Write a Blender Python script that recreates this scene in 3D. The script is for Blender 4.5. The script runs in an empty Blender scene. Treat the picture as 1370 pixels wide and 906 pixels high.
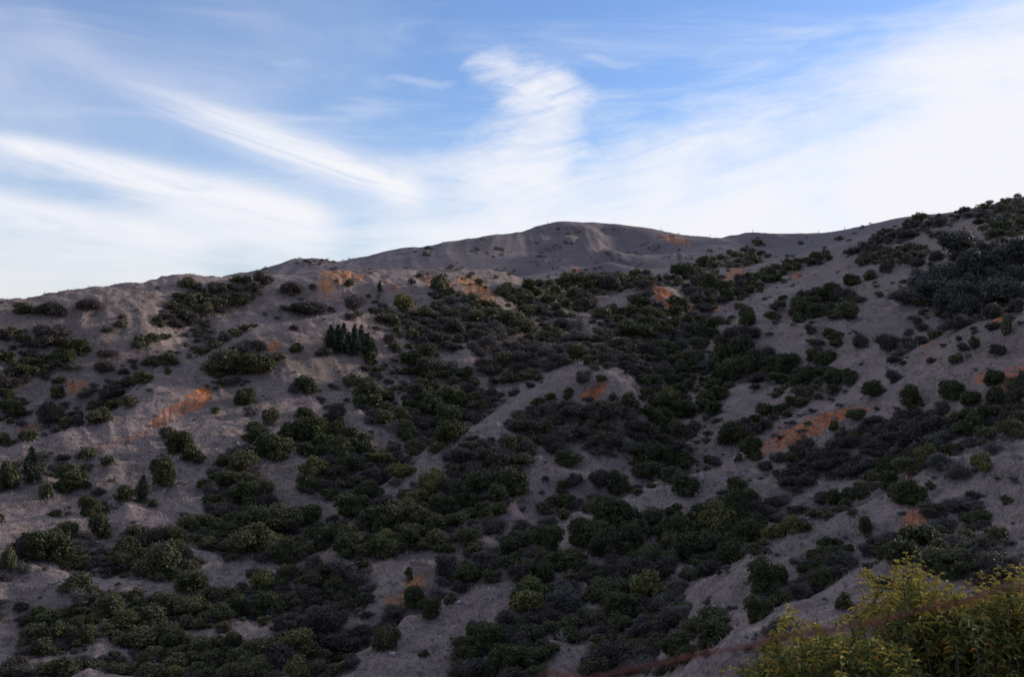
import bpy, math, random
import numpy as np
from math import radians as R, sin, cos, pi, atan2, hypot
from mathutils import Vector

# ------------------------------------------------------------------ view and terrain
F, CX, CY = 1400.0, 685.0, 453.0          # focal length and centre of the view, in units of a 1370 wide frame
def P3(x, y, d):
    return ((x - CX) / F * d, d, (CY - y) / F * d)

_perm = np.random.RandomState(7).permutation(4096)
_ga = np.random.RandomState(8).rand(4096) * 2 * pi
_gx, _gy = np.cos(_ga), np.sin(_ga)
def perlin(x, y, s=0):
    xi = np.floor(x).astype(np.int64); yi = np.floor(y).astype(np.int64)
    fx = x - xi; fy = y - yi
    u = fx * fx * fx * (fx * (fx * 6 - 15) + 10); v = fy * fy * fy * (fy * (fy * 6 - 15) + 10)
    def g(i, j, dx, dy):
        k = _perm[(_perm[(i + s * 131) & 4095] + j) & 4095]
        return _gx[k] * dx + _gy[k] * dy
    a = g(xi, yi, fx, fy); b = g(xi + 1, yi, fx - 1, fy)
    c = g(xi, yi + 1, fx, fy - 1); d = g(xi + 1, yi + 1, fx - 1, fy - 1)
    return (a + (b - a) * u + ((c + (d - c) * u) - (a + (b - a) * u)) * v) * 1.5
def sstep(x, a, b):
    t = np.clip((x - a) / (b - a), 0, 1)
    return t * t * (3 - 2 * t)

CTRL = []
def pts(l):
    for x, y, d in l: CTRL.append((x, y, d))
def line(l, back=None, n=3):
    """a crest or gully through (x, y, distance) points; back = (farther, lower) adds the far side of a crest"""
    q = []
    for (x0, y0, d0), (x1, y1, d1) in zip(l, l[1:]):
        k = max(1, int(round(hypot(x1 - x0, y1 - y0) / 28)))
        for i in range(k):
            s = i / k; q.append((x0 + (x1 - x0) * s, y0 + (y1 - y0) * s, d0 + (d1 - d0) * s))
    q.append(l[-1])
    for x, y, d in q: CTRL.append((x, y, d))
    if back:
        for x, y, d in q: CTRL.append((x, y + back[1], d * (1 + back[0])))
        if len(back) > 2:
            for x, y, d in q[::2]: CTRL.append((x, y + back[3], d * (1 + back[2])))

# far mountain
line([(-250,500,560),(0,445,600),(200,405,610),(320,368,620),(400,347,640),(450,350,655),(500,341,680),(545,329,700),(575,330,705),(640,318,735),
      (700,310,770),(725,302,780),(750,297,790),(800,300,800),(870,306,800),(940,318,790),(990,320,760),(1010,316,740),(1060,317,720),(1110,312,600),
      (1160,304,530),(1200,294,470),(1290,283,430),(1340,272,405),(1380,260,390),(1450,248,370)], back=(.05, 4, .2, 45))
pts([(640,342,610),(560,350,600),(450,360,580),(500,357,590),(590,338,660),(700,330,690),(750,318,730),(700,350,600),(660,358,560)])
line([(793,306,760),(800,320,640),(808,335,555),(816,350,500),(822,362,470)])          # pale rib
line([(808,312,790),(822,330,745),(830,346,690),(830,360,620),(818,371,510)])          # gully beside it
line([(748,322,740),(728,345,680),(706,370,540)])
line([(772,325,660),(757,345,550),(747,366,465)])
pts([(780,350,560),(780,368,470),(870,325,690),(860,345,600),(850,362,500),(900,318,740),(905,340,600),(880,362,500),(930,330,640),(920,352,520)])
# left hill crest
line([(-120,440,200),(-60,425,205),(0,410,212),(70,397,220),(130,385,228),(190,379,235),(250,373,240),(330,374,250),(390,369,256),(440,364,262),(500,362,266),
      (560,361,270),(640,361,275),(675,364,279),(690,370,281)], back=(.05, 4, .2, 42))
# valley behind the left hill up to the mountain's foot
line([(705,384,300),(730,392,292)])
pts([(720,380,320),(760,378,350),(830,374,395),(860,372,400),(690,374,430),(760,371,450),(830,369,440),(640,385,400),(560,395,390)])
line([(790,404,300),(830,393,304),(860,384,305),(885,384,300),(903,392,292)], back=(.12, 9))
pts([(840,420,278),(888,404,283),(870,425,270)])
# upper right country
pts([(960,330,610),(1010,332,610),(1050,332,590),(950,352,460),(1000,348,440),(1050,343,440),(1100,330,410),(1150,316,402),(1200,305,392),
     (950,375,372),(1000,366,372),(1050,364,352),(1100,354,352),(1160,338,342),(1220,315,342),(1290,298,342),(1370,276,342),(1430,262,330),
     (1330,310,285),(1370,330,255),(1420,320,250),(1260,330,290),(1200,345,290)])
line([(1150,368,305),(1130,372,300),(1090,378,290),(1060,386,280),(1020,405,268),(985,430,256),(965,450,248),(955,470,242)], back=(.07, 6))
pts([(1060,430,254),(1020,460,238),(1000,490,224),(960,530,208),(935,560,198),(1080,400,268),(1060,500,212),(1010,520,206)])
line([(935,390,320),(925,415,290),(918,450,262),(900,490,240),(895,520,224),(900,560,204),(897,590,190),(892,615,176),(884,645,160)])   # main gully
line([(1165,400,252),(1110,432,230),(1085,460,216),(1095,490,203),(1060,532,192),(1010,562,184),(960,588,177),(900,622,167)])
line([(1300,335,235),(1265,365,228),(1230,395,217),(1180,422,208),(1130,445,203)], back=(.06, 7))
pts([(1200,440,194),(1150,480,186),(1180,462,189),(1330,380,215),(1400,370,205),(1320,430,185),(1380,405,175)])
line([(1250,457,178),(1200,485,174),(1160,512,172),(1130,532,174)])
# right spur
line([(1440,396,132),(1370,416,140),(1340,423,143),(1290,440,148),(1240,462,153),(1195,487,157),(1170,505,159),(1140,530,159),(1080,562,157),
      (1050,580,155),(1018,600,153),(975,625,150),(930,645,146),(895,655,143),(860,662,140),(820,675,136),(780,690,131),(750,703,128),(715,735,120),
      (690,752,115),(640,770,109),(600,800,104),(560,833,99),(510,870,94),(465,905,90)], back=(.07, 7))
pts([(1370,480,125),(1300,500,128),(1250,540,130),(1150,590,133),(1080,620,132),(1000,650,128),(1370,530,118),(940,690,120),(850,720,115),
     (780,760,108),(700,800,100),(620,870,92),(700,880,89),(1440,470,118)])
line([(1440,545,102),(1370,566,109),(1310,586,113),(1250,614,115),(1180,650,116),(1100,690,115),(1040,722,111),(985,760,105),(930,800,95),(870,842,91),(800,882,87),(740,910,84)])
line([(1450,560,85),(1370,580,90),(1330,592,91),(1270,614,93),(1235,632,94),(1190,660,95),(1130,688,95),(1080,712,94),(1030,735,91),(1000,750,89),
      (970,778,86),(930,818,82),(905,852,79),(890,884,77)], back=(.06, 6))
pts([(1370,640,78),(1300,680,78),(1230,720,77),(1160,738,77),(1100,766,75),(1040,800,73),(980,842,71),(920,880,70),(1440,640,70)])
line([(1150,772,69),(1100,795,68),(1060,818,66),(1000,853,63),(950,884,61)])
line([(1260,735,64),(1180,762,62),(1130,787,61),(1080,813,60),(1030,839,58.5),(985,863,57),(940,886,56),(900,906,55)])
pts([(1200,830,52),(1100,875,50),(1000,915,48),(1370,720,60),(1370,800,50),(1440,800,45)])
# middle knoll
line([(500,668,150),(540,634,157),(580,604,164),(610,590,167),(640,570,172),(670,547,177),(700,528,180),(740,508,184),(780,497,186),(820,505,185),
      (845,520,182),(865,540,178),(876,562,173)], back=(.06, 6))
pts([(760,560,168),(830,580,165),(770,620,153),(845,612,159),(720,640,146),(800,650,146),(680,690,136),(740,690,134),(650,725,127)])
pts([(700,512,206),(640,553,195),(600,578,188),(760,488,212),(560,606,178),(820,492,208)])
pts([(560,520,205),(600,480,218),(650,470,224),(700,460,234),(760,450,244),(820,440,254),(860,425,268),(640,430,240),(600,410,246),(560,440,230),
     (700,420,262),(760,410,282),(620,390,257),(680,395,264),(840,468,232),(860,490,220)])
# left spur and its faces
line([(470,416,230),(430,424,226),(389,431,221),(345,438,216),(311,452,211),(272,472,208),(240,485,201),(205,500,194),(180,515,188),(160,538,182),
      (150,556,178),(113,567,174),(88,575,171),(51,589,167),(18,596,164),(-40,608,160),(-120,625,156)], back=(.05, 4))
line([(345,433,229),(311,447,224),(272,467,218),(240,480,211),(205,495,203),(180,510,197),(150,551,189),(113,562,184),(75,573,180),(30,590,174),(-30,602,170)])
pts([(300,410,234),(200,420,219),(100,430,210),(200,452,211),(100,470,203),(30,460,202),(250,440,223),(120,505,196),(40,520,191),(10,560,182),(380,402,240),
     (450,398,243),(540,395,248),(-60,500,185)])
pts([(480,450,214),(420,470,205),(350,490,197),(520,440,222),(300,520,192),(530,500,212),(450,520,199),(400,560,185),(250,560,177),(330,590,170),(200,600,164),(100,620,157),
     (270,640,155),(30,650,147),(150,670,144),(230,700,139),(60,710,134),(120,740,126),(30,770,118),(0,830,107),(100,800,113),(450,570,184),(520,570,185),
     (480,600,175),(-80,700,132),(-80,800,110),(520,540,198)])
pts([(500,645,163),(430,655,157),(420,680,150),(350,700,145),(300,760,125),(400,760,124),(480,755,121),(200,790,116),(150,850,104),(60,870,100),(0,890,97),
     (260,840,107),(350,840,106),(430,830,105),(300,890,98),(400,890,97),(560,695,137),(600,675,142),(620,722,127),(595,750,119),(500,700,138)])
line([(570,750,116),(540,758,114),(510,778,111),(490,800,108),(470,825,104),(455,848,101)], back=(.05, 4))
pts([(560,792,106),(540,822,101),(510,850,97),(480,882,94)])
line([(625,775,115),(585,808,109),(550,838,104),(500,874,99)])
NEARZ = lambda r: -1.7 - .47 * r
_near = []
for a in np.linspace(-.55, .55, 12):
    for r in (36, 46):
        _near.append((a, math.log(r), NEARZ(r) / r - (.02 if a < .2 else 0)))
    if a < -.02:
        _near.append((a, math.log(62), -.47)); _near.append((a, math.log(78), -.405))
for a in np.linspace(-.55, .55, 9):
    for r, t in ((1150, .03), (1800, 0.0), (3500, -.01)): _near.append((a, math.log(r), t))
_A = []
for x, y, d in CTRL:
    if d > 430: d = 430 + (d - 430) * .42
    X, Y, Z = P3(x, y, d); r = hypot(X, Y)
    _A.append((atan2(X, Y), math.log(r), Z / r))
_A = np.array(_A + _near)
GA = np.linspace(-.62, .62, 520); GV = np.linspace(math.log(25), math.log(3600), 640)
def _tps():
    n = len(_A); p = _A[:, :2]
    def K(d2): return .5 * d2 * np.log(d2 + 1e-12)
    d2 = ((p[:, None] - p[None]) ** 2).sum(-1)
    M = np.zeros((n + 3, n + 3)); M[:n, :n] = K(d2) + np.eye(n) * 2e-5
    Q = np.c_[np.ones(n), p]; M[:n, n:] = Q; M[n:, :n] = Q.T
    w = np.linalg.solve(M, np.r_[_A[:, 2], 0, 0, 0])
    out = np.empty((len(GV), len(GA)))
    for i, v in enumerate(GV):
        d2 = (GA[:, None] - p[None, :, 0]) ** 2 + (v - p[None, :, 1]) ** 2
        out[i] = K(d2) @ w[:n] + w[n] + w[n + 1] * GA + w[n + 2] * v
    return out
TG = _tps()
def _bil(G, a, v):
    i = np.clip((a - GA[0]) / (GA[1] - GA[0]), 0, len(GA) - 1.001); j = np.clip((v - GV[0]) / (GV[1] - GV[0]), 0, len(GV) - 1.001)
    i0 = i.astype(int); j0 = j.astype(int); fi = i - i0; fj = j - j0
    return (G[j0, i0] * (1 - fi) + G[j0, i0 + 1] * fi) * (1 - fj) + (G[j0 + 1, i0] * (1 - fi) + G[j0 + 1, i0 + 1] * fi) * fj

def inpoly(x, y, poly):
    c = np.zeros(np.shape(x), bool)
    for (x0, y0), (x1, y1) in zip(poly, poly[1:] + poly[:1]):
        if y0 == y1: continue
        m = ((y0 > y) != (y1 > y)) & (x < (x1 - x0) * (y - y0) / (y1 - y0) + x0)
        c ^= m
    return c
def height(X, Y):
    """height of the bare ground at world X, Y"""
    X = np.asarray(X, float); Y = np.asarray(Y, float)
    r = np.hypot(X, Y) + 1e-6; a = np.arctan2(X, Y)
    z = _bil(TG, np.clip(a, -.56, .56), np.log(r)) * r
    z = z + (np.minimum(NEARZ(r), -1.7) - z) * (1 - sstep(r, 32, 48))
    # relief too small to be set out by hand
    wx = X + 6 * perlin(X / 25, Y / 25, 1); wy = Y + 6 * perlin(X / 25, Y / 25, 2)
    k = sstep(r, 20, 70) * (1 - sstep(r, 1200, 2500))
    rid = lambda L, s: (.6 - 2 * np.abs(perlin(wx / L, wy / L, s)))
    dx = wx + .35 * wy; q = 1 - .65 * sstep(r, 165, 225); n = 1.1 * q * perlin(wx / 34, wy / 34, 3) + .45 * q * rid(17, 4) + .5 * perlin(wx / 8, wy / 8, 5) + .20 * rid(6, 9) + .3 * perlin(wx / 4.2, wy / 4.2, 19)
    n = n + q * .75 * (.6 - 2 * np.abs(perlin(dx / 11, wy / 42, 15))) + .3 * (.6 - 2 * np.abs(perlin(dx / 4.5, wy / 17, 16)))
    n = n + .19 * perlin(X / 2.4, Y / 2.4, 6) + .11 * perlin(X / 1.1, Y / 1.1, 7) + .05 * perlin(X / .55, Y / .55, 8)
    sx = X + .12 * Y + 14 * perlin(X / 120, Y / 120, 31)
    fm = np.clip(.8 + 1.3 * perlin(X / 55 + 3, Y / 130, 32), .05, 1.3)
    far = sstep(r, 380, 600) * (1 - sstep(r, 1100, 2000))
    z = z + k * (1 - .35 * sstep(r, 200, 400) - .42 * sstep(r, 360, 450)) * n + far * (1 - .8 * sstep(z, 48, 64)) * (.4 * rid(60, 10) + .4 * rid(28, 11) + 2.0 * fm * (.6 - 2 * np.abs(perlin(sx / 36, Y / 230, 17))) + 1.0 * fm * (.6 - 2 * np.abs(perlin(sx / 16, Y / 170, 18))) + .5 * fm * (.6 - 2 * np.abs(perlin(sx / 7, Y / 110, 20))))
    # the photographer's own hillside, beside and behind; unseen rise shaped to shade the canyon
    b = sstep(np.abs(a), .75, 1.7)
    zb = -1.7 + BACK(X, Y, r) + .8 * perlin(X / 20, Y / 20, 12) * sstep(r, 3, 20)
    return z * (1 - b) + zb * b
def BACK(X, Y, r):
    return 34 * sstep(r, 14, 170) + 30 * sstep(r, 150, 420)
RR = np.exp(np.linspace(math.log(30), math.log(1300), 2600))
_COLS = np.arange(-60, 1500, 2.0)
_CM = np.empty((len(_COLS), len(RR)))
for _i in range(0, len(_COLS), 60):
    _u = (_COLS[_i:_i + 60, None] - CX) / F
    _CM[_i:_i + 60] = np.maximum.accumulate(height(_u * RR, np.broadcast_to(RR, (len(_u), len(RR)))) / RR, axis=1)
def hit(x, y):
    """where the sight line through frame point (x, y) first meets the ground"""
    t = (CY - y) / F; c = _CM[int(np.clip(round((x + 60) / 2), 0, len(_COLS) - 1))]
    k = int(np.searchsorted(c, t))
    if k >= len(RR): return None
    d = RR[k]; u = (x - CX) / F
    return (u * d, d, float(height(np.array([u * d]), np.array([d]))[0]))
# ------------------------------------------------------------------ scene helpers
C = bpy.context.scene.collection
rnd = random.Random(11); npr = np.random.RandomState(5)
def raw_mesh(name, V, Q, mat, smooth=False):
    """V (n,3) points, Q (m,4) quads (a repeated last corner makes a triangle)"""
    me = bpy.data.meshes.new(name); V = np.ascontiguousarray(V, np.float32); Q = np.asarray(Q)
    tri = Q[:, 3] == Q[:, 2]
    if tri.any():
        cnt = np.where(tri, 3, 4); st = np.r_[0, np.cumsum(cnt)[:-1]]
        keep = np.ones(Q.shape, bool); keep[tri, 3] = False
        idx = Q[keep]
    else:
        cnt = np.full(len(Q), 4); st = np.arange(len(Q)) * 4; idx = Q.ravel()
    me.vertices.add(len(V)); me.vertices.foreach_set('co', V.ravel())
    me.loops.add(len(idx)); me.loops.foreach_set('vertex_index', idx.astype(np.int32))
    me.polygons.add(len(Q)); me.polygons.foreach_set('loop_start', st.astype(np.int32))
    if smooth: me.polygons.foreach_set('use_smooth', np.ones(len(Q), bool))
    me.update(calc_edges=True); me.materials.append(mat)
    return me
def link(name, data, parent=None):
    o = bpy.data.objects.new(name, data); C.objects.link(o)
    if parent is not None: o.parent = parent
    return o
def tag(o, label=None, cat=None, group=None, kind=None):
    if label: o['label'] = label
    if cat: o['category'] = cat
    if group: o['group'] = group
    if kind: o['kind'] = kind
    return o

class Tubes:
    """collects tapered tubes (and free quads) into one mesh"""
    def __init__(s): s.V = []; s.Q = []; s.n = 0
    def add(s, V, Q):
        s.V.append(np.asarray(V, float)); s.Q.append(np.asarray(Q) + s.n); s.n += len(V)
    def tube(s, P, rad, sides=5):
        P = np.asarray(P, float); k = len(P); T = np.gradient(P, axis=0); T /= np.linalg.norm(T, axis=1)[:, None] + 1e-9
        up = np.array([.3, .2, 1.0]) if abs(T[0][2]) < .9 else np.array([1.0, .1, 0])
        A = np.cross(T, up); A /= np.linalg.norm(A, axis=1)[:, None] + 1e-9; B = np.cross(T, A)
        th = np.arange(sides) * 2 * pi / sides; rad = np.broadcast_to(rad, (k,))
        V = (P[:, None] + rad[:, None, None] * (A[:, None] * np.cos(th)[None, :, None] + B[:, None] * np.sin(th)[None, :, None])).reshape(-1, 3)
        Q = [(i * sides + j, i * sides + (j + 1) % sides, (i + 1) * sides + (j + 1) % sides, (i + 1) * sides + j) for i in range(k - 1) for j in range(sides)]
        Q += [((k - 1) * sides + j, (k - 1) * sides + (j + 1) % sides, (k - 1) * sides + (j + 2) % sides, (k - 1) * sides + (j + 2) % sides) for j in range(1, sides - 1) if j + 2 <= sides] 
        s.add(V, Q)
    def mesh(s, name, mat, smooth=True): return raw_mesh(name, np.concatenate(s.V), np.concatenate(s.Q), mat, smooth)

# ------------------------------------------------------------------ materials
def new_mat(name):
    m = bpy.data.materials.new(name); m.use_nodes = True; nt = m.node_tree
    return m, nt, nt.nodes['Principled BSDF']
class NX:
    """short way of writing node expressions"""
    def __init__(s, nt): s.nt = nt
    def n(s, t, **k):
        o = s.nt.nodes.new(t)
        for a, b in k.items(): setattr(o, a, b)
        return o
    def put(s, sock, v):
        if hasattr(v, 'is_linked') or hasattr(v, 'links'): s.nt.links.new(v, sock)
        else: sock.default_value = v
    def m(s, op, a, b=0.0, c=None, clamp=False):
        o = s.n('ShaderNodeMath', operation=op, use_clamp=clamp); s.put(o.inputs[0], a); s.put(o.inputs[1], b)
        if c is not None: s.put(o.inputs[2], c)
        return o.outputs[0]
    def add(s, a, b): return s.m('ADD', a, b)
    def sub(s, a, b): return s.m('SUBTRACT', a, b)
    def mul(s, a, b): return s.m('MULTIPLY', a, b)
    def ramp(s, v, a, b, lo=0.0, hi=1.0):
        o = s.n('ShaderNodeMapRange', interpolation_type='SMOOTHSTEP'); s.put(o.inputs[0], v)
        for i, q in zip((1, 2, 3, 4), (a, b, lo, hi)): s.put(o.inputs[i], q)
        return o.outputs[0]
    def mix(s, f, a, b):
        o = s.n('ShaderNodeMix', data_type='RGBA'); s.put(o.inputs[0], f)
        for i, q in ((6, a), (7, b)): s.put(o.inputs[i], (*q, 1) if isinstance(q, tuple) and len(q) == 3 else q)
        return o.outputs[2]
    def noise(s, vec, scale, detail=3, rough=.55, dist=0.0):
        o = s.n('ShaderNodeTexNoise'); s.put(o.inputs['Vector'], vec); o.inputs['Scale'].default_value = scale
        o.inputs['Detail'].default_value = detail; o.inputs['Roughness'].default_value = rough; o.inputs['Distortion'].default_value = dist
        return o.outputs[0]
    def xyz(s, x, y, z):
        o = s.n('ShaderNodeCombineXYZ'); s.put(o.inputs[0], x); s.put(o.inputs[1], y); s.put(o.inputs[2], z); return o.outputs[0]

def leaf_mat(name, cols, var=.35, rough=.65, trans=.12, scale=1.6):
    """foliage: colour varies from plant to plant and in clumps within a plant"""
    m, nt, b = new_mat(name); x = NX(nt)
    tc = x.n('ShaderNodeTexCoord').outputs['Object']; oi = x.n('ShaderNodeObjectInfo').outputs['Random']
    n1 = x.noise(tc, scale * 3.2, 2); n2 = x.noise(tc, scale * 14, 2)
    c = x.mix(x.ramp(oi, 0, 1), cols[0], cols[1])
    c = x.mix(x.mul(x.ramp(n1, .4, .72), .8), c, cols[2])
    k = x.add(x.mul(n2, 2 * var), x.add(1 - 1.25 * var, x.mul(oi, var * .5)))
    hsv = x.n('ShaderNodeHueSaturation'); x.put(hsv.inputs['Color'], c); x.put(hsv.inputs['Value'], k)
    nt.links.new(hsv.outputs[0], b.inputs['Base Color']); b.inputs['Roughness'].default_value = rough
    b.inputs['Specular IOR Level'].default_value = .25
    t = x.n('ShaderNodeBsdfTranslucent'); nt.links.new(hsv.outputs[0], t.inputs[0])
    mx = x.n('ShaderNodeMixShader'); mx.inputs[0].default_value = trans
    nt.links.new(b.outputs[0], mx.inputs[1]); nt.links.new(t.outputs[0], mx.inputs[2])
    nt.links.new(mx.outputs[0], nt.nodes['Material Output'].inputs[0])
    return m
def bark_mat(name, c0, c1, scale=6, rough=.85):
    m, nt, b = new_mat(name); x = NX(nt); tc = x.n('ShaderNodeTexCoord').outputs['Object']
    n = x.noise(tc, scale, 4)
    nt.links.new(x.mix(x.ramp(n, .35, .65), c0, c1), b.inputs['Base Color']); b.inputs['Roughness'].default_value = rough
    bp = x.n('ShaderNodeBump'); bp.inputs['Strength'].default_value = .4; nt.links.new(n, bp.inputs['Height']); nt.links.new(bp.outputs[0], b.inputs['Normal'])
    return m
M = {
 'G': leaf_mat('green_leaves', ((0.059,0.071,0.027),(0.045,0.051,0.028),(0.098,0.106,0.039))),
 'O': leaf_mat('olive_leaves', ((0.096,0.100,0.047),(0.071,0.069,0.042),(0.131,0.128,0.059))),
 'B': leaf_mat('brown_leaves', ((0.071,0.059,0.052),(0.051,0.047,0.042),(0.096,0.080,0.068))),
 'Y': leaf_mat('yellow_green_leaves', ((0.130,0.135,0.047),(0.113,0.111,0.042),(0.191,0.182,0.063))),
 'S': leaf_mat('grey_twigs', ((0.098,0.093,0.085),(0.082,0.079,0.073),(0.139,0.134,0.124))),
 'T': leaf_mat('dusky_leaves', ((0.065,0.065,0.055),(0.051,0.051,0.047),(0.092,0.092,0.078))),
 'P': leaf_mat('needles', ((0.026,0.040,0.026),(0.025,0.034,0.025),(0.035,0.050,0.029))),
 'stem': bark_mat('shrub_bark', (.07,.058,.05),(.11,.095,.085)),
 'dead': bark_mat('bleached_wood', (.22,.205,.19),(.36,.335,.31)),
 'rock': bark_mat('pale_rock', (.30,.285,.275),(.45,.43,.41), 4),
 'post': bark_mat('weathered_post', (.10,.09,.08),(.16,.14,.13), 9),
 'twig': bark_mat('bush_twigs', (.045,.035,.026),(.075,.06,.045), 14),
 'cane': bark_mat('red_cane', (.085,.020,.012),(.15,.038,.022), 40, .8),
}

# ------------------------------------------------------------------ ground
SOIL = [  # outline in the frame, nearest and farthest distance, strength, golden share
 ([(280,516),(262,520),(238,540),(212,552),(196,568),(208,573),(240,557),(264,549),(284,535)],150,230,1.0,.1),
 ([(204,569),(172,584),(118,598),(122,605),(160,599),(202,582)],140,220,.38,.3),
 ([(425,375),(432,364),(487,363),(490,372),(470,381),(452,386),(440,392),(424,387)],230,285,.85,.9),
 ([(415,395),(450,393),(474,399),(445,404),(420,402)],215,275,.35,.6),
 ([(558,371),(575,367),(592,371),(608,378),(602,386),(588,385),(572,381)],230,290,1.0,.2),
 ([(608,369),(640,373),(668,396),(656,404),(638,398),(620,388)],225,295,.75,1.0),
 ([(506,370),(525,374),(548,398),(566,414),(545,412),(522,395)],215,285,.4,.6),
 ([(868,383),(886,383),(899,392),(906,407),(896,414),(879,399)],270,330,1.0,.1),
 ([(914,425),(932,416),(938,445),(922,452)],220,330,.7,.0),
 ([(962,374),(978,360),(994,356),(992,366),(974,378)],330,440,.9,.3),
 ([(970,376),(990,376),(985,384),(972,384)],310,420,.6,.4),
 ([(1056,374),(1062,364),(1074,363),(1070,371),(1060,376)],300,400,1.0,.0),
 ([(770,532),(788,517),(808,509),(814,515),(802,528),(786,536)],165,200,1.0,.15),
 ([(1015,606),(1015,597),(1058,570),(1090,557),(1130,547),(1162,543),(1167,549),(1142,555),(1120,566),(1094,582),(1060,595),(1040,603),(1022,609)],125,185,1.0,.1),
 ([(1215,679),(1245,671),(1260,679),(1250,693),(1226,706),(1200,714),(1208,694)],60,110,.8,.0),
 ([(1343,490),(1372,486),(1400,545),(1352,548),(1334,520)],95,150,.7,.0),
 ([(1300,505),(1315,495),(1318,512),(1305,515)],95,150,.6,.0),
 ([(1326,430),(1346,417),(1352,420),(1340,432)],125,160,.9,.3),
 ([(1228,466),(1246,454),(1250,458),(1238,468)],140,175,.8,.2),
 ([(1232,473),(1250,469),(1252,476),(1236,478)],130,170,.5,.4),
 ([(534,797),(552,767),(568,768),(573,780),(552,797),(541,816),(520,822),(511,814),(515,799)],85,130,.75,1.0),
 ([(878,313),(905,315),(930,326),(912,330),(893,323)],420,700,.55,.1),
 ([(758,367),(765,358),(778,358),(776,368)],420,600,.5,.0),
 ([(82,512),(110,506),(120,516),(95,527)],150,230,.6,.1),
 ([(22,483),(43,473),(43,479),(30,486)],150,230,.8,.1),
 ([(16,579),(35,571),(57,566),(50,574),(25,582)],130,200,.8,.3),
 ([(353,463),(368,455),(378,462),(366,473),(354,471)],180,240,.7,.0),
 ([(826,478),(838,472),(846,482),(836,486)],190,260,.8,.0),
 ([(905,402),(925,398),(930,412),(915,416)],240,340,.4,.0),
 ([(950,412),(965,406),(968,414),(955,420)],220,300,.5,.0),
 ([(1262,360),(1280,340),(1300,300),(1306,302),(1285,345),(1266,366)],180,380,.25,.2),
]
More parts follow.
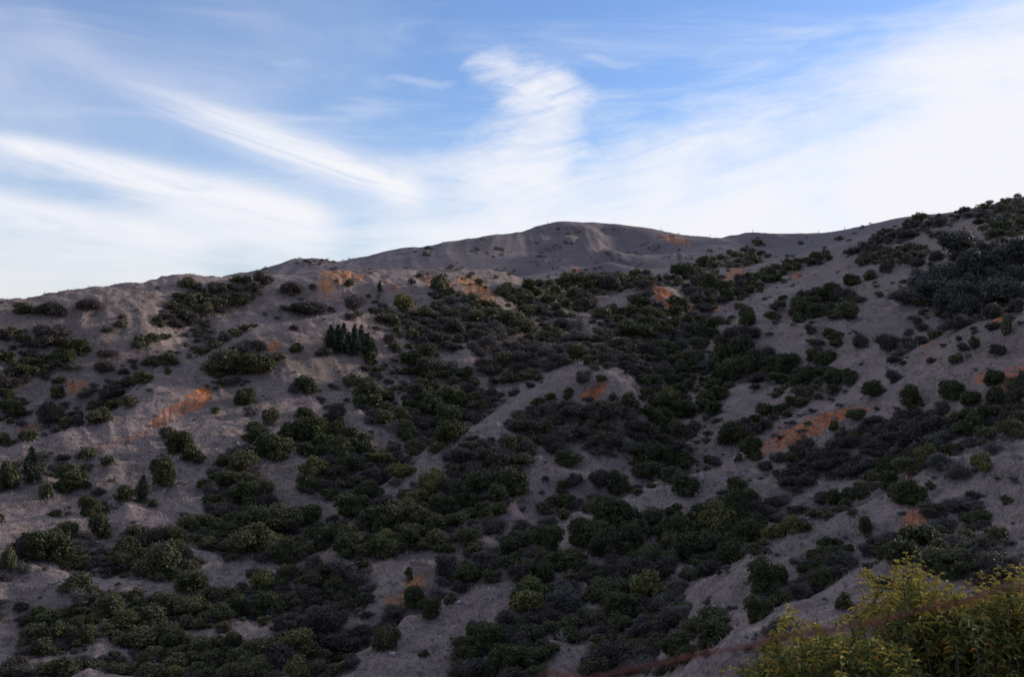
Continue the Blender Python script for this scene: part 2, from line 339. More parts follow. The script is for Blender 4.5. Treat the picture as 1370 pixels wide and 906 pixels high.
THICK = [
 ([(800,425),(850,412),(885,432),(884,480),(872,545),(852,522),(842,490),(800,472)],'BBGOSO',24,'on the left bank of the central ravine'),
 ([(868,545),(884,550),(896,600),(885,640),(862,640),(850,612)],'GGBO',24,'at the right foot of the middle knoll'),  # where the plants stand close together: outline in the frame, kinds, typical width there, place in words
 ([(205,437),(222,408),(250,395),(262,386),(300,383),(352,378),(362,384),(338,398),(335,406),(318,414),(290,420),(262,432),(235,440)],'OOOBBBG',21,'in the long thicket climbing the left hill crest'),
 ([(0,503),(30,490),(60,478),(110,466),(122,470),(80,492),(50,505),(30,520),(0,528)],'OOOGGB',22,'in the thicket at the far left edge'),
 ([(573,383),(608,383),(618,400),(622,415),(640,440),(610,470),(575,472),(545,455),(500,425),(505,412),(540,415),(575,420),(585,405)],'BBBBOOSSY',24,'in the brown hollow below the orange crest patches'),
 ([(627,408),(650,405),(678,420),(675,432),(640,434),(628,425)],'OOB',22,'in the clump below the pale golden scar'),
 ([(668,388),(690,386),(712,405),(700,412),(675,402)],'OOG',18,'at the right shoulder of the left hill'),
 ([(640,440),(690,432),(760,440),(840,460),(850,500),(800,490),(760,486),(720,500),(690,518),(660,520),(640,500),(630,470)],'BBBBOOGSS',26,'in the brown thicket above the middle knoll'),
 ([(705,387),(740,378),(800,380),(850,378),(880,386),(800,397),(790,412),(770,425),(700,430),(690,405)],'OOOBBG',22,'in the green thicket at the mountain foot'),
 ([(855,395),(875,402),(888,420),(905,432),(880,470),(860,455),(848,420)],'BBGO',20,'under the rounded knoll with orange face'),
 ([(905,405),(935,402),(950,420),(928,442),(945,470),(965,482),(930,510),(915,560),(905,600),(925,615),(890,650),(865,640),(884,590),(880,550),(884,500),(872,470),(895,440)],'GGGGOOBSY',26,'in the dark central ravine'),
 ([(915,362),(960,345),(1000,335),(1030,345),(1000,360),(960,358),(930,368)],'OOBG',14,'in the bowl right of the mountain'),
 ([(905,374),(955,364),(960,385),(975,390),(985,405),(950,415),(920,402)],'BBGG',22,'at the head of the central ravine'),
 ([(985,374),(1035,360),(1075,347),(1105,340),(1108,350),(1060,364),(1025,387),(1000,400),(985,397)],'GGBBO',16,'in the strip above the small orange knob'),
 ([(1130,345),(1165,322),(1230,297),(1260,291),(1260,302),(1210,324),(1160,340)],'BBBBO',18,'in the dark strip climbing the right hill'),
 ([(1262,294),(1300,281),(1330,270),(1370,263),(1370,287),(1320,292),(1290,294),(1270,302)],'BBOS',13,'on the right hill shoulder at the skyline'),
 ([(1145,347),(1200,337),(1230,332),(1245,337),(1225,352),(1180,354),(1150,357)],'OOYB',14,'on the bright green strip of the right hill'),
 ([(1310,302),(1350,292),(1370,287),(1370,312),(1340,327),(1320,320)],'OOGS',15,'above the upper grey grove on the right'),
 ([(1278,352),(1282,340),(1310,335),(1345,338),(1340,355),(1370,355),(1370,382),(1330,378),(1290,362)],'TTTS',40,'in the upper grey grove on the right hill'),
 ([(1210,410),(1215,392),(1255,365),(1300,365),(1340,385),(1370,400),(1370,425),(1330,427),(1290,430),(1250,420),(1225,412)],'TTTTS',42,'in the big lower grove on the right hill'),
 ([(1060,405),(1080,392),(1105,394),(1130,400),(1155,404),(1150,416),(1120,432),(1090,434),(1062,420)],'GGGBBO',30,'in the round clump on the upper right slope'),
 ([(1085,440),(1110,440),(1120,455),(1110,490),(1130,510),(1120,530),(1080,540),(1050,562),(1000,592),(980,600),(960,590),(1010,562),(1060,532),(1090,500)],'GGGOOYB',26,'in the gully behind the long orange scar'),
 ([(1000,497),(1020,474),(1055,484),(1050,512),(1010,524)],'GGB',34,'in the dark clump left of the right gully'),
 ([(960,452),(1000,446),(1008,472),(990,502),(975,522),(955,560),(930,540),(950,500)],'BBGG',26,'on the right bank of the central ravine'),
 ([(1180,474),(1200,462),(1240,454),(1270,439),(1300,424),(1330,424),(1300,438),(1260,453),(1235,463),(1200,489)],'BBBSSO',26,'in the gully under the big grove'),
 ([(1110,588),(1150,572),(1195,562),(1260,556),(1275,584),(1250,604),(1200,629),(1150,644),(1110,644),(1090,624)],'BBBBBS',30,'in the brown thicket below the long orange scar'),
 ([(1060,612),(1090,602),(1100,642),(1070,667),(1050,652)],'BBB',28,'on the slope under the long orange scar'),
 ([(1282,560),(1300,550),(1322,565),(1312,586),(1287,590)],'GG',30,'in the green pocket at the right edge'),
 ([(1300,594),(1330,579),(1370,564),(1370,582),(1330,592),(1300,604),(1240,629),(1250,609)],'OOOGG',26,'along the gully behind the right ridge'),
 ([(1140,659),(1170,639),(1200,629),(1230,612),(1250,614),(1230,634),(1190,659),(1150,676),(1110,694),(1060,716),(1020,739),(1005,744),(1030,714),(1080,694)],'OOOYYGG',28,'in the yellowish line behind the right ridge'),
 ([(975,660),(995,650),(1015,670),(1020,705),(1000,720),(970,710),(940,700),(960,680)],'GGGB',34,'in the green clump under the right spur'),
 ([(870,695),(900,685),(940,695),(990,725),(1000,745),(980,755),(950,775),(930,765),(900,745),(880,725)],'GGGOOBYS',34,'in the thicket on the right canyon side'),
 ([(795,716),(820,700),(850,688),(862,700),(870,725),(840,745),(800,742)],'GGG',36,'in the clump below the spur crest'),
 ([(700,768),(740,750),(790,758),(850,748),(900,758),(930,775),(900,808),(860,838),(800,868),(760,868),(720,838),(690,808)],'GGGBBOOSY',38,'in the deep thicket right of the gravel slope'),
 ([(610,868),(640,848),(690,826),(722,845),(742,880),(722,915),(610,915)],'GGGB',42,'at the foot of the gravel slope'),
 ([(840,860),(880,830),(910,818),(930,832),(900,858),(860,878),(800,908),(770,898)],'OOB',34,'along the lowest dark gully'),
 ([(895,868),(920,850),(960,840),(970,858),(930,880),(900,898)],'GO',36,'at the gully mouth near the bottom edge'),
 ([(285,630),(325,610),(345,650),(370,670),(375,695),(350,710),(300,705),(280,690),(268,660)],'GGGBBOOS',34,'in the thicket below the streaked left spur'),
 ([(380,585),(420,575),(480,585),(500,608),(470,618),(430,614),(400,610)],'GGG',34,'in the bright green row on the left canyon side'),
 ([(400,630),(450,610),(500,620),(560,606),(540,645),(500,668),(460,678),(410,665)],'BBGGOOSY',32,'in the dark thicket of the mid canyon'),
 ([(250,700),(290,700),(340,710),(400,700),(440,700),(450,730),(400,752),(340,752),(290,745),(258,730)],'GGGOOOY',38,'in the green bank of the left canyon'),
 ([(450,700),(500,672),(560,660),(620,650),(680,648),(690,672),(650,700),(640,748),(600,745),(565,735),(520,750),(480,768),(460,750)],'GGGGBBOYYS',34,'on the canyon floor left of the middle knoll'),
 ([(600,618),(640,595),(690,585),(715,610),(700,645),(650,648),(600,645)],'BBBOOS',28,'on the left flank of the middle knoll'),
 ([(690,555),(720,542),(765,545),(790,540),(850,552),(865,580),(850,608),(800,608),(760,590),(720,598),(690,590)],'BBBBSSO',28,'in the grey brush below the orange knoll top'),
 ([(640,758),(700,730),(735,712),(745,728),(720,756),(690,778),(650,783),(610,797)],'GGGBB',34,'between the gravel slope and middle knoll'),
 ([(380,755),(440,760),(470,770),(500,800),(480,820),(440,840),(400,858),(350,840),(330,810),(350,780)],'GGOBBYS',36,'in the thicket left of the small orange bluff'),
 ([(225,805),(260,785),(310,805),(330,822),(290,842),(240,848),(200,870),(190,845)],'OOOGG',40,'in the olive bank of the lower left canyon'),
 ([(35,860),(60,830),(90,812),(130,795),(190,805),(185,840),(150,860),(110,862),(60,880)],'GGGOO',36,'in the lower left thicket'),
 ([(190,905),(210,872),(260,858),(320,862),(350,882),(330,915),(190,915)],'GGOOY',38,'at the bottom edge of the lower left canyon'),
 ([(350,872),(400,852),(450,842),(480,862),(470,900),(430,915),(340,915)],'BBOOY',36,'at the bottom edge below the small orange bluff'),
 ([(145,768),(160,745),(190,725),(225,720),(250,738),(275,755),(250,775),(215,780),(180,778)],'GGGOO',36,'in the wide clump on the lower left slope'),
 ([(1060,755),(1085,740),(1120,730),(1140,745),(1120,765),(1080,775)],'GGS',32,'on the right ridge face'),
 ([(1225,725),(1265,702),(1300,692),(1330,712),(1340,742),(1310,772),(1270,780),(1230,760)],'GGGOS',38,'in the dark clump above the yellow bush'),
 ([(1160,728),(1200,724),(1225,738),(1210,758),(1170,750)],'GS',30,'below the reddish scar on the right'),
 ([(760,376),(800,368),(850,368),(900,372),(920,384),(860,382),(800,384)],'BBBO',18,'along the foot of the mountain'),
 ([(545,485),(560,476),(600,486),(640,516),(660,526),(690,526),(640,565),(620,580),(600,605),(560,605),(520,578),(485,548),(475,528),(492,515),(540,552),(552,510)],'GGGGOOOBBS',28,'in the hollow left of the middle knoll'),
]
def build_ground():
    az = np.r_[np.linspace(-pi, -.56, 70)[:-1], np.linspace(-.56, -.47, 16)[:-1], np.linspace(-.47, .47, 1240), np.linspace(.47, .56, 16)[1:], np.linspace(.56, pi, 70)[1:-1]]
    rr = np.r_[np.exp(np.linspace(math.log(.6), math.log(32), 46))[:-1], np.exp(np.linspace(math.log(32), math.log(640), 1180)), np.exp(np.linspace(math.log(640), math.log(7000), 70))[1:]]
    na, nr = len(az), len(rr)
    X = np.sin(az)[None] * rr[:, None]; Y = np.cos(az)[None] * rr[:, None]
    Z = np.empty_like(X)
    for i in range(0, nr, 100): Z[i:i + 100] = height(X[i:i + 100], Y[i:i + 100])
    front = Y > 20
    px = np.where(front, CX + F * X / np.maximum(Y, 1), -9e3); py = np.where(front, CY - F * Z / np.maximum(Y, 1), -9e3)
    jx = 4.5 * perlin(X / 5.1, Y / 5.1, 21) + 1.2 * perlin(X / 1.1, Y / 1.1, 22); jy = 3.0 * perlin(X / 5.1, Y / 5.1, 23) + .8 * perlin(X / 1.1, Y / 1.1, 24)
    soil = np.zeros_like(X); gold = np.zeros_like(X); thicket_ground = np.zeros_like(X)
    for poly, d0, d1, s, g in SOIL:
        xs = [p[0] for p in poly]; ys = [p[1] for p in poly]
        m = (px > min(xs) - 8) & (px < max(xs) + 8) & (py > min(ys) - 8) & (py < max(ys) + 8) & (Y > d0) & (Y < d1)
        qx, qy = px[m], py[m]; acc = np.zeros(len(qx))
        for k in range(7):                        # soft ragged edge
            a = k * .9; e = 0 if k == 0 else 2.2
            acc += inpoly(qx + jx[m] + e * cos(a), qy + jy[m] + e * .6 * sin(a), poly)
        v = acc / 7 * s; o = soil[m]; soil[m] = np.maximum(o, v); gg = gold[m]; gold[m] = np.where(v > o, g, gg)
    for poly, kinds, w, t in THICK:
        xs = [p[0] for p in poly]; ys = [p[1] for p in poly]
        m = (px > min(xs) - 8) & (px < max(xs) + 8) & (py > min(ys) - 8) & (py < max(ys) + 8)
        thicket_ground[m] = np.maximum(thicket_ground[m], inpoly(px[m] + 2 * jx[m], py[m] + 2 * jy[m], poly))  # marks the darker brown ground inside the thicket outlines
    # rills washed into the bare orange earth, running down the fall line
    d = .12 * np.maximum(Y, 1) / 150
    rill = np.abs(perlin((X + .35 * Y) / (1.5 * np.maximum(Y, 60) / 150), Y / (14 * np.maximum(Y, 60) / 150), 30))
    Z -= soil * 1.5 * d * (1 - np.clip(rill * 3.2, 0, 1))
    V = np.stack([X, Y, Z], -1).reshape(-1, 3)
    V = np.r_[V, [[0, 0, float(height(np.array([0.0]), np.array([.01]))[0])]]]
    I = np.arange(nr * na).reshape(nr, na); J = np.roll(I, -1, axis=1)
    Q = np.stack([I[:-1], J[:-1], J[1:], I[1:]], -1).reshape(-1, 4)[:, ::-1]
    fan = np.stack([J[0], I[0], np.full(na, nr * na), np.full(na, nr * na)], -1)
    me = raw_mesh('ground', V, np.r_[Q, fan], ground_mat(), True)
    brush = sstep(np.hypot(X, Y) + 25 * perlin(X / 60, Y / 60, 26), 395, 425) * (X > -260)  # darker, greyer ground colour over the far mountain, setting it off from the crest
    for nm, arr in (('soil', soil), ('gold', gold), ('thicket_ground', thicket_ground), ('brush', brush)):
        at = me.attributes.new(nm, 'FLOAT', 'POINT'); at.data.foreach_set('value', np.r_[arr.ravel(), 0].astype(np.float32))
    tag(link('ground', me), kind='structure', label='grey brown dry grass hillsides cut by ravines with orange earth scars')
def ground_mat():
    m, nt, b = new_mat('dry_grass_and_earth'); x = NX(nt)
    tc = x.n('ShaderNodeTexCoord').outputs['Object']
    at = lambda n: x.n('ShaderNodeAttribute', attribute_name=n).outputs['Fac']
    soil, gold, thk = at('soil'), at('gold'), at('thicket_ground')
    big = x.noise(tc, .018, 3); mid = x.noise(tc, .16, 4, .6); sm = x.noise(tc, .9, 4, .65); fine = x.noise(tc, 3.6, 3, .7)
    mp = x.n('ShaderNodeMapping'); mp.inputs['Scale'].default_value = (1, .35, 1); nt.links.new(tc, mp.inputs[0])
    streak = x.noise(mp.outputs[0], 1.7, 4, .7, .6)
    c = x.mix(x.ramp(mid, .36, .64), (.202,.158,.153), (.244,.190,.180))
    c = x.mix(x.mul(x.ramp(big, .45, .62), .5), c, (.196,.146,.130))
    c = x.mix(x.mul(x.ramp(sm, .50, .64), .75), c, (.137,.105,.097))
    c = x.mix(x.mul(x.ramp(streak, .54, .66), .7), c, (.27,.235,.23))
    c = x.mix(x.mul(x.ramp(fine, .56, .68), .58), c, (.34,.305,.30))
    c = x.mix(x.mul(x.ramp(fine, .45, .34), .62), c, (.09,.074,.074))
    patch = x.noise(tc, .055, 6, .68, .4); c = x.mix(x.mul(x.ramp(patch, .46, .66), .42), c, (.112,.088,.080)); cm = x.n('ShaderNodeMapping'); cm.inputs['Scale'].default_value = (.05, .05, 1.5); nt.links.new(tc, cm.inputs[0]); ter = x.noise(cm.outputs[0], 1.0, 4, .6, .8)
    c = x.mix(x.mul(x.ramp(ter, .54, .66), .20), c, (.118,.094,.085)); c = x.mix(x.mul(x.ramp(ter, .44, .34), .16), c, (.27,.225,.205)); tan = x.noise(tc, .03, 4, .6, .8); c = x.mix(x.mul(x.ramp(tan, .52, .68), .4), c, (.21,.165,.125)); tuft = x.noise(tc, .42, 5, .72, .5); c = x.mix(x.mul(x.ramp(tuft, .55, .70), .65), c, (.088,.072,.064))
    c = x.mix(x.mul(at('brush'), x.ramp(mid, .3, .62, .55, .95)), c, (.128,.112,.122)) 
    c = x.mix(x.mul(thk, x.ramp(sm, .3, .6, .45, .85)), c, (.075,.062,.056))
    oc = x.mix(gold, (.44,.135,.042), (.48,.225,.085))
    oc = x.mix(x.mul(x.ramp(sm, .42, .62), .7), oc, (.22,.075,.035))
    oc = x.mix(x.mul(x.ramp(fine, .55, .7), .35), oc, (.46,.26,.15))
    rm = x.n('ShaderNodeMapping'); rm.inputs['Scale'].default_value = (1.3, .10, .3); rm.inputs['Rotation'].default_value = (0, 0, -.5); nt.links.new(tc, rm.inputs[0]); rl = x.noise(rm.outputs[0], 1.0, 4, .65, .5)
    oc = x.mix(x.mul(x.ramp(rl, .50, .62), .75), oc, (.15,.052,.028)); oc = x.mix(x.mul(x.ramp(rl, .44, .34), .5), oc, (.45,.22,.11))
    so = x.mul(x.ramp(soil, .05, .8), x.ramp(x.add(mid, x.mul(sm, .6)), .62, .95, 1.0, .35))
    c = x.mix(so, c, oc)
    nt.links.new(c, b.inputs['Base Color']); b.inputs['Roughness'].default_value = .95; b.inputs['Specular IOR Level'].default_value = .1
    h = x.add(x.mul(sm, .8), x.add(x.mul(fine, .35), x.mul(streak, .4)))
    bp = x.n('ShaderNodeBump'); bp.inputs['Strength'].default_value = .8; bp.inputs['Distance'].default_value = .45
    nt.links.new(h, bp.inputs['Height']); nt.links.new(bp.outputs[0], b.inputs['Normal'])
    return m
build_ground()
# ------------------------------------------------------------------ plant meshes, one unit wide and one unit high, base at the origin
def leaf_quads(P, N, size, rs, aspect=1.7):
    """rhombic leaf faces at points P facing roughly along N"""
    n = len(P); N = N / (np.linalg.norm(N, axis=1)[:, None] + 1e-9)
    R1 = rs.normal(size=(n, 3)); A = np.cross(N, R1); A /= np.linalg.norm(A, axis=1)[:, None] + 1e-9; B = np.cross(N, A)
    s = np.broadcast_to(size, (n,)) * rs.uniform(.65, 1.35, n)
    a = A * (s * aspect * .5)[:, None]; b = B * (s * .5)[:, None]
    V = np.stack([P - a, P + b - N * (s * .12)[:, None], P + a, P - b - N * (s * .12)[:, None]], 1).reshape(-1, 3)
    return V, np.arange(4 * n).reshape(n, 4)
def crown_arrays(seed, lobes, n, size, aspect=1.7, flat=.0, spread=.33, ragged=.35):
    rs = np.random.RandomState(seed); Cn = []; Rd = []
    for i in range(lobes):
        a = rs.uniform(0, 2 * pi); q = spread * math.sqrt(rs.uniform(.05, 1)) if i else 0
        r = rs.uniform(.17, .28) if i else .30
        Cn.append((q * cos(a), q * sin(a), (rs.uniform(.10, .22) if i % 3 == 0 else rs.uniform(.22, .72 - .6 * q - flat)) if i else .42)); Rd.append(r)
    Cn = np.array(Cn); Rd = np.array(Rd)
    k = rs.choice(lobes, n, p=Rd ** 2 / (Rd ** 2).sum())
    D = rs.normal(size=(n, 3)); D /= np.linalg.norm(D, axis=1)[:, None]; D[:, 2] = np.where(D[:, 2] < -.6, -D[:, 2], D[:, 2])
    f = 1 - ragged * rs.rand(n) ** 1.3 + (rs.rand(n) < .18) * rs.uniform(0, .55, n) ** 1.3
    P = Cn[k] + D * (Rd[k] * f)[:, None] * np.array([1, 1, .95])
    keep = P[:, 2] > .02
    for j in range(lobes):                                            # nothing deep inside a neighbouring lobe
        keep &= ~((np.linalg.norm(P - Cn[j], axis=1) < Rd[j] * .55) & (k != j))
    g = np.sin(P[:, 0] * 21 + seed) * np.sin(P[:, 1] * 19 + 2 * seed) * np.sin(P[:, 2] * 17)    # gaps
    keep &= (g < .38) | (rs.rand(n) < .35)
    P = P[keep]; D = D[keep]
    V, Q = leaf_quads(P, D + rs.normal(size=P.shape) * .75, size, rs, aspect)
    m = n // 9; kk = rs.choice(lobes, m); Pi = Cn[kk] + rs.normal(size=(m, 3)) * (Rd[kk] * .33)[:, None]; Pi[:, 2] = np.maximum(Pi[:, 2], .05)
    V2, Q2 = leaf_quads(Pi, rs.normal(size=(m, 3)), size * 2.6, rs, 1.3)   # the crowded inside
    V = np.r_[V, V2]; Q = np.r_[Q, Q2 + len(V) - len(V2)]
    return V, Q, Cn, Rd
def unit(V):
    lo = V.min(0); hi = V.max(0); lo2 = np.percentile(V, 1, axis=0); hi2 = np.percentile(V, 99, axis=0)
    c = (lo2 + hi2) / 2; w = max(hi2[0] - lo2[0], hi2[1] - lo2[1])
    return lambda P: (np.asarray(P) - np.array([c[0], c[1], 0])) / np.array([w, w, hi2[2]])
def stems_mesh(name, Cn, Rd, U, mat, seed, trunk=0.0, rad=.018):
    rs = np.random.RandomState(seed); t = Tubes()
    if trunk: t.tube(U([(0, 0, -.08), (.01, 0, trunk * .5), (0, .01, trunk)]), [rad * 2.2, rad * 1.7, rad * 1.5], 6)
    for c, r in zip(Cn, Rd):
        b = np.array([rs.uniform(-.05, .05), rs.uniform(-.05, .05), trunk - .05 if trunk else -.06]); m = (b + c) / 2 + rs.normal(size=3) * .03
        t.tube(U([b, m, c, c + (c - m) * .5 + rs.normal(size=3) * .05]), [rad, rad * .8, rad * .5, rad * .2], 4)
        for q in range(3):
            e = c + rs.normal(size=3) * r * .6; t.tube(U([m, (m + e) / 2 + rs.normal(size=3) * .02, e]), [rad * .5, rad * .35, rad * .12], 3)
    return t.mesh(name, mat)
VAR = {}; ARR = {}
def make_kind(k, nvar, **kw):
    VAR[k] = []; ARR[k] = []
    for i in range(nvar):
        a = dict(kw); tr = a.pop('trunk', 0); rad = a.pop('rad', .018); hi = a.pop('n')
        V, Q, Cn, Rd = crown_arrays(sum(map(ord, k)) * 17 + i * 5 + 3, n=hi, **a)
        U = unit(V); Vu = U(V)
        fol = raw_mesh(('crown' if k == 'T' else 'foliage'), Vu, Q, M[k])
        VAR[k].append((fol, stems_mesh('stems', Cn, Rd, U, M['stem'], i, tr, rad))); ARR[k].append((Vu, Q))
make_kind('G', 5, lobes=13, n=6200, size=.040, spread=.37, ragged=.45)
make_kind('O', 5, lobes=13, n=5200, size=.038, flat=.06, spread=.40, ragged=.45)
make_kind('B', 5, lobes=13, n=4600, size=.028, aspect=3.4, flat=.05, spread=.42, ragged=.6)
make_kind('Y', 3, lobes=8, n=3600, size=.050)
make_kind('S', 3, lobes=9, n=2300, size=.022, aspect=7.0, ragged=.8)
make_kind('T', 4, lobes=13, n=4300, size=.034, aspect=2.4, spread=.38, ragged=.7, trunk=.2, rad=.022)
def make_pines():
    VAR['P'] = []; ARR['P'] = []
    for i in range(3):
        rs = np.random.RandomState(90 + i); Vs = []; Qs = []; n0 = 0
        t = Tubes(); t.tube([(0, 0, -.06), (.01, 0, .5), (0, .01, .97)], [.045, .028, .006], 6)
        for w in range(15):
            z = .06 + .9 * (w / 14) ** .95; R0 = .5 * (1 - (w / 14.6) ** (1.25 + .5 * i)) * rs.uniform(.6, 1.2) + .04
            for b in range(7 if w < 11 else 5):
                a = rs.uniform(0, 2 * pi); L = R0 * rs.uniform(.65, 1.08)
                e = np.array([L * cos(a), L * sin(a), z + .05 + L * .12]); t.tube([(0, 0, z), e * [.5, .5, 1] - [0, 0, .02], e], [.01, .007, .003], 3)
                m = 34 if w < 11 else 22; s = rs.uniform(.2, 1.05, m) ** .8
                P = np.c_[e[0] * s, e[1] * s, z + (e[2] - z) * s] + rs.normal(size=(m, 3)) * (.048 * (.5 + L * 1.6))
                V, Q = leaf_quads(P, rs.normal(size=(m, 3)) + [0, 0, .8], .030, rs, 3.6); Vs.append(V); Qs.append(Q + n0); n0 += len(V)
        V = np.concatenate(Vs); Q = np.concatenate(Qs)
        VAR['P'].append((raw_mesh('crown', V, Q, M['P']), t.mesh('trunk', M['stem'])))
make_pines()
def make_dead(i, flat=False):
    rs = np.random.RandomState(300 + i); t = Tubes()
    def grow(p, d, L, r, lv):
        k = 4; P = [p]; q = p.copy()
        for j in range(k):
            d = d + rs.normal(size=3) * .22; d[2] += (.02 if not flat else -.12); d /= np.linalg.norm(d); q = q + d * L / k; P.append(q)
        t.tube(P, np.linspace(r, r * .55, k + 1), 5 if lv < 2 else 3)
        if lv < 4:
            for b in range(3 if lv < 2 else 2):
                s = rs.randint(2, k + 1); dd = d + rs.normal(size=3) * .65; dd /= np.linalg.norm(dd)
                grow(P[s], dd, L * rs.uniform(.5, .8), r * .52, lv + 1)
    for s in range(3):
        a = rs.uniform(0, 2 * pi); d = np.array([cos(a) * .7, sin(a) * .7, .9 if not flat else .12]); grow(np.array([0, 0, -.04]), d / np.linalg.norm(d), .42, .030, 0)
    V = np.concatenate(t.V); U = unit(V)
    if flat: V = U(V) * [1, 1, .4]
    else: V = U(V)
    return raw_mesh('branches', V, np.concatenate(t.Q), M['dead'], True)
VAR['D'] = [(make_dead(i),) for i in range(4)]; VAR['F'] = [(make_dead(20 + i, True),) for i in range(3)]

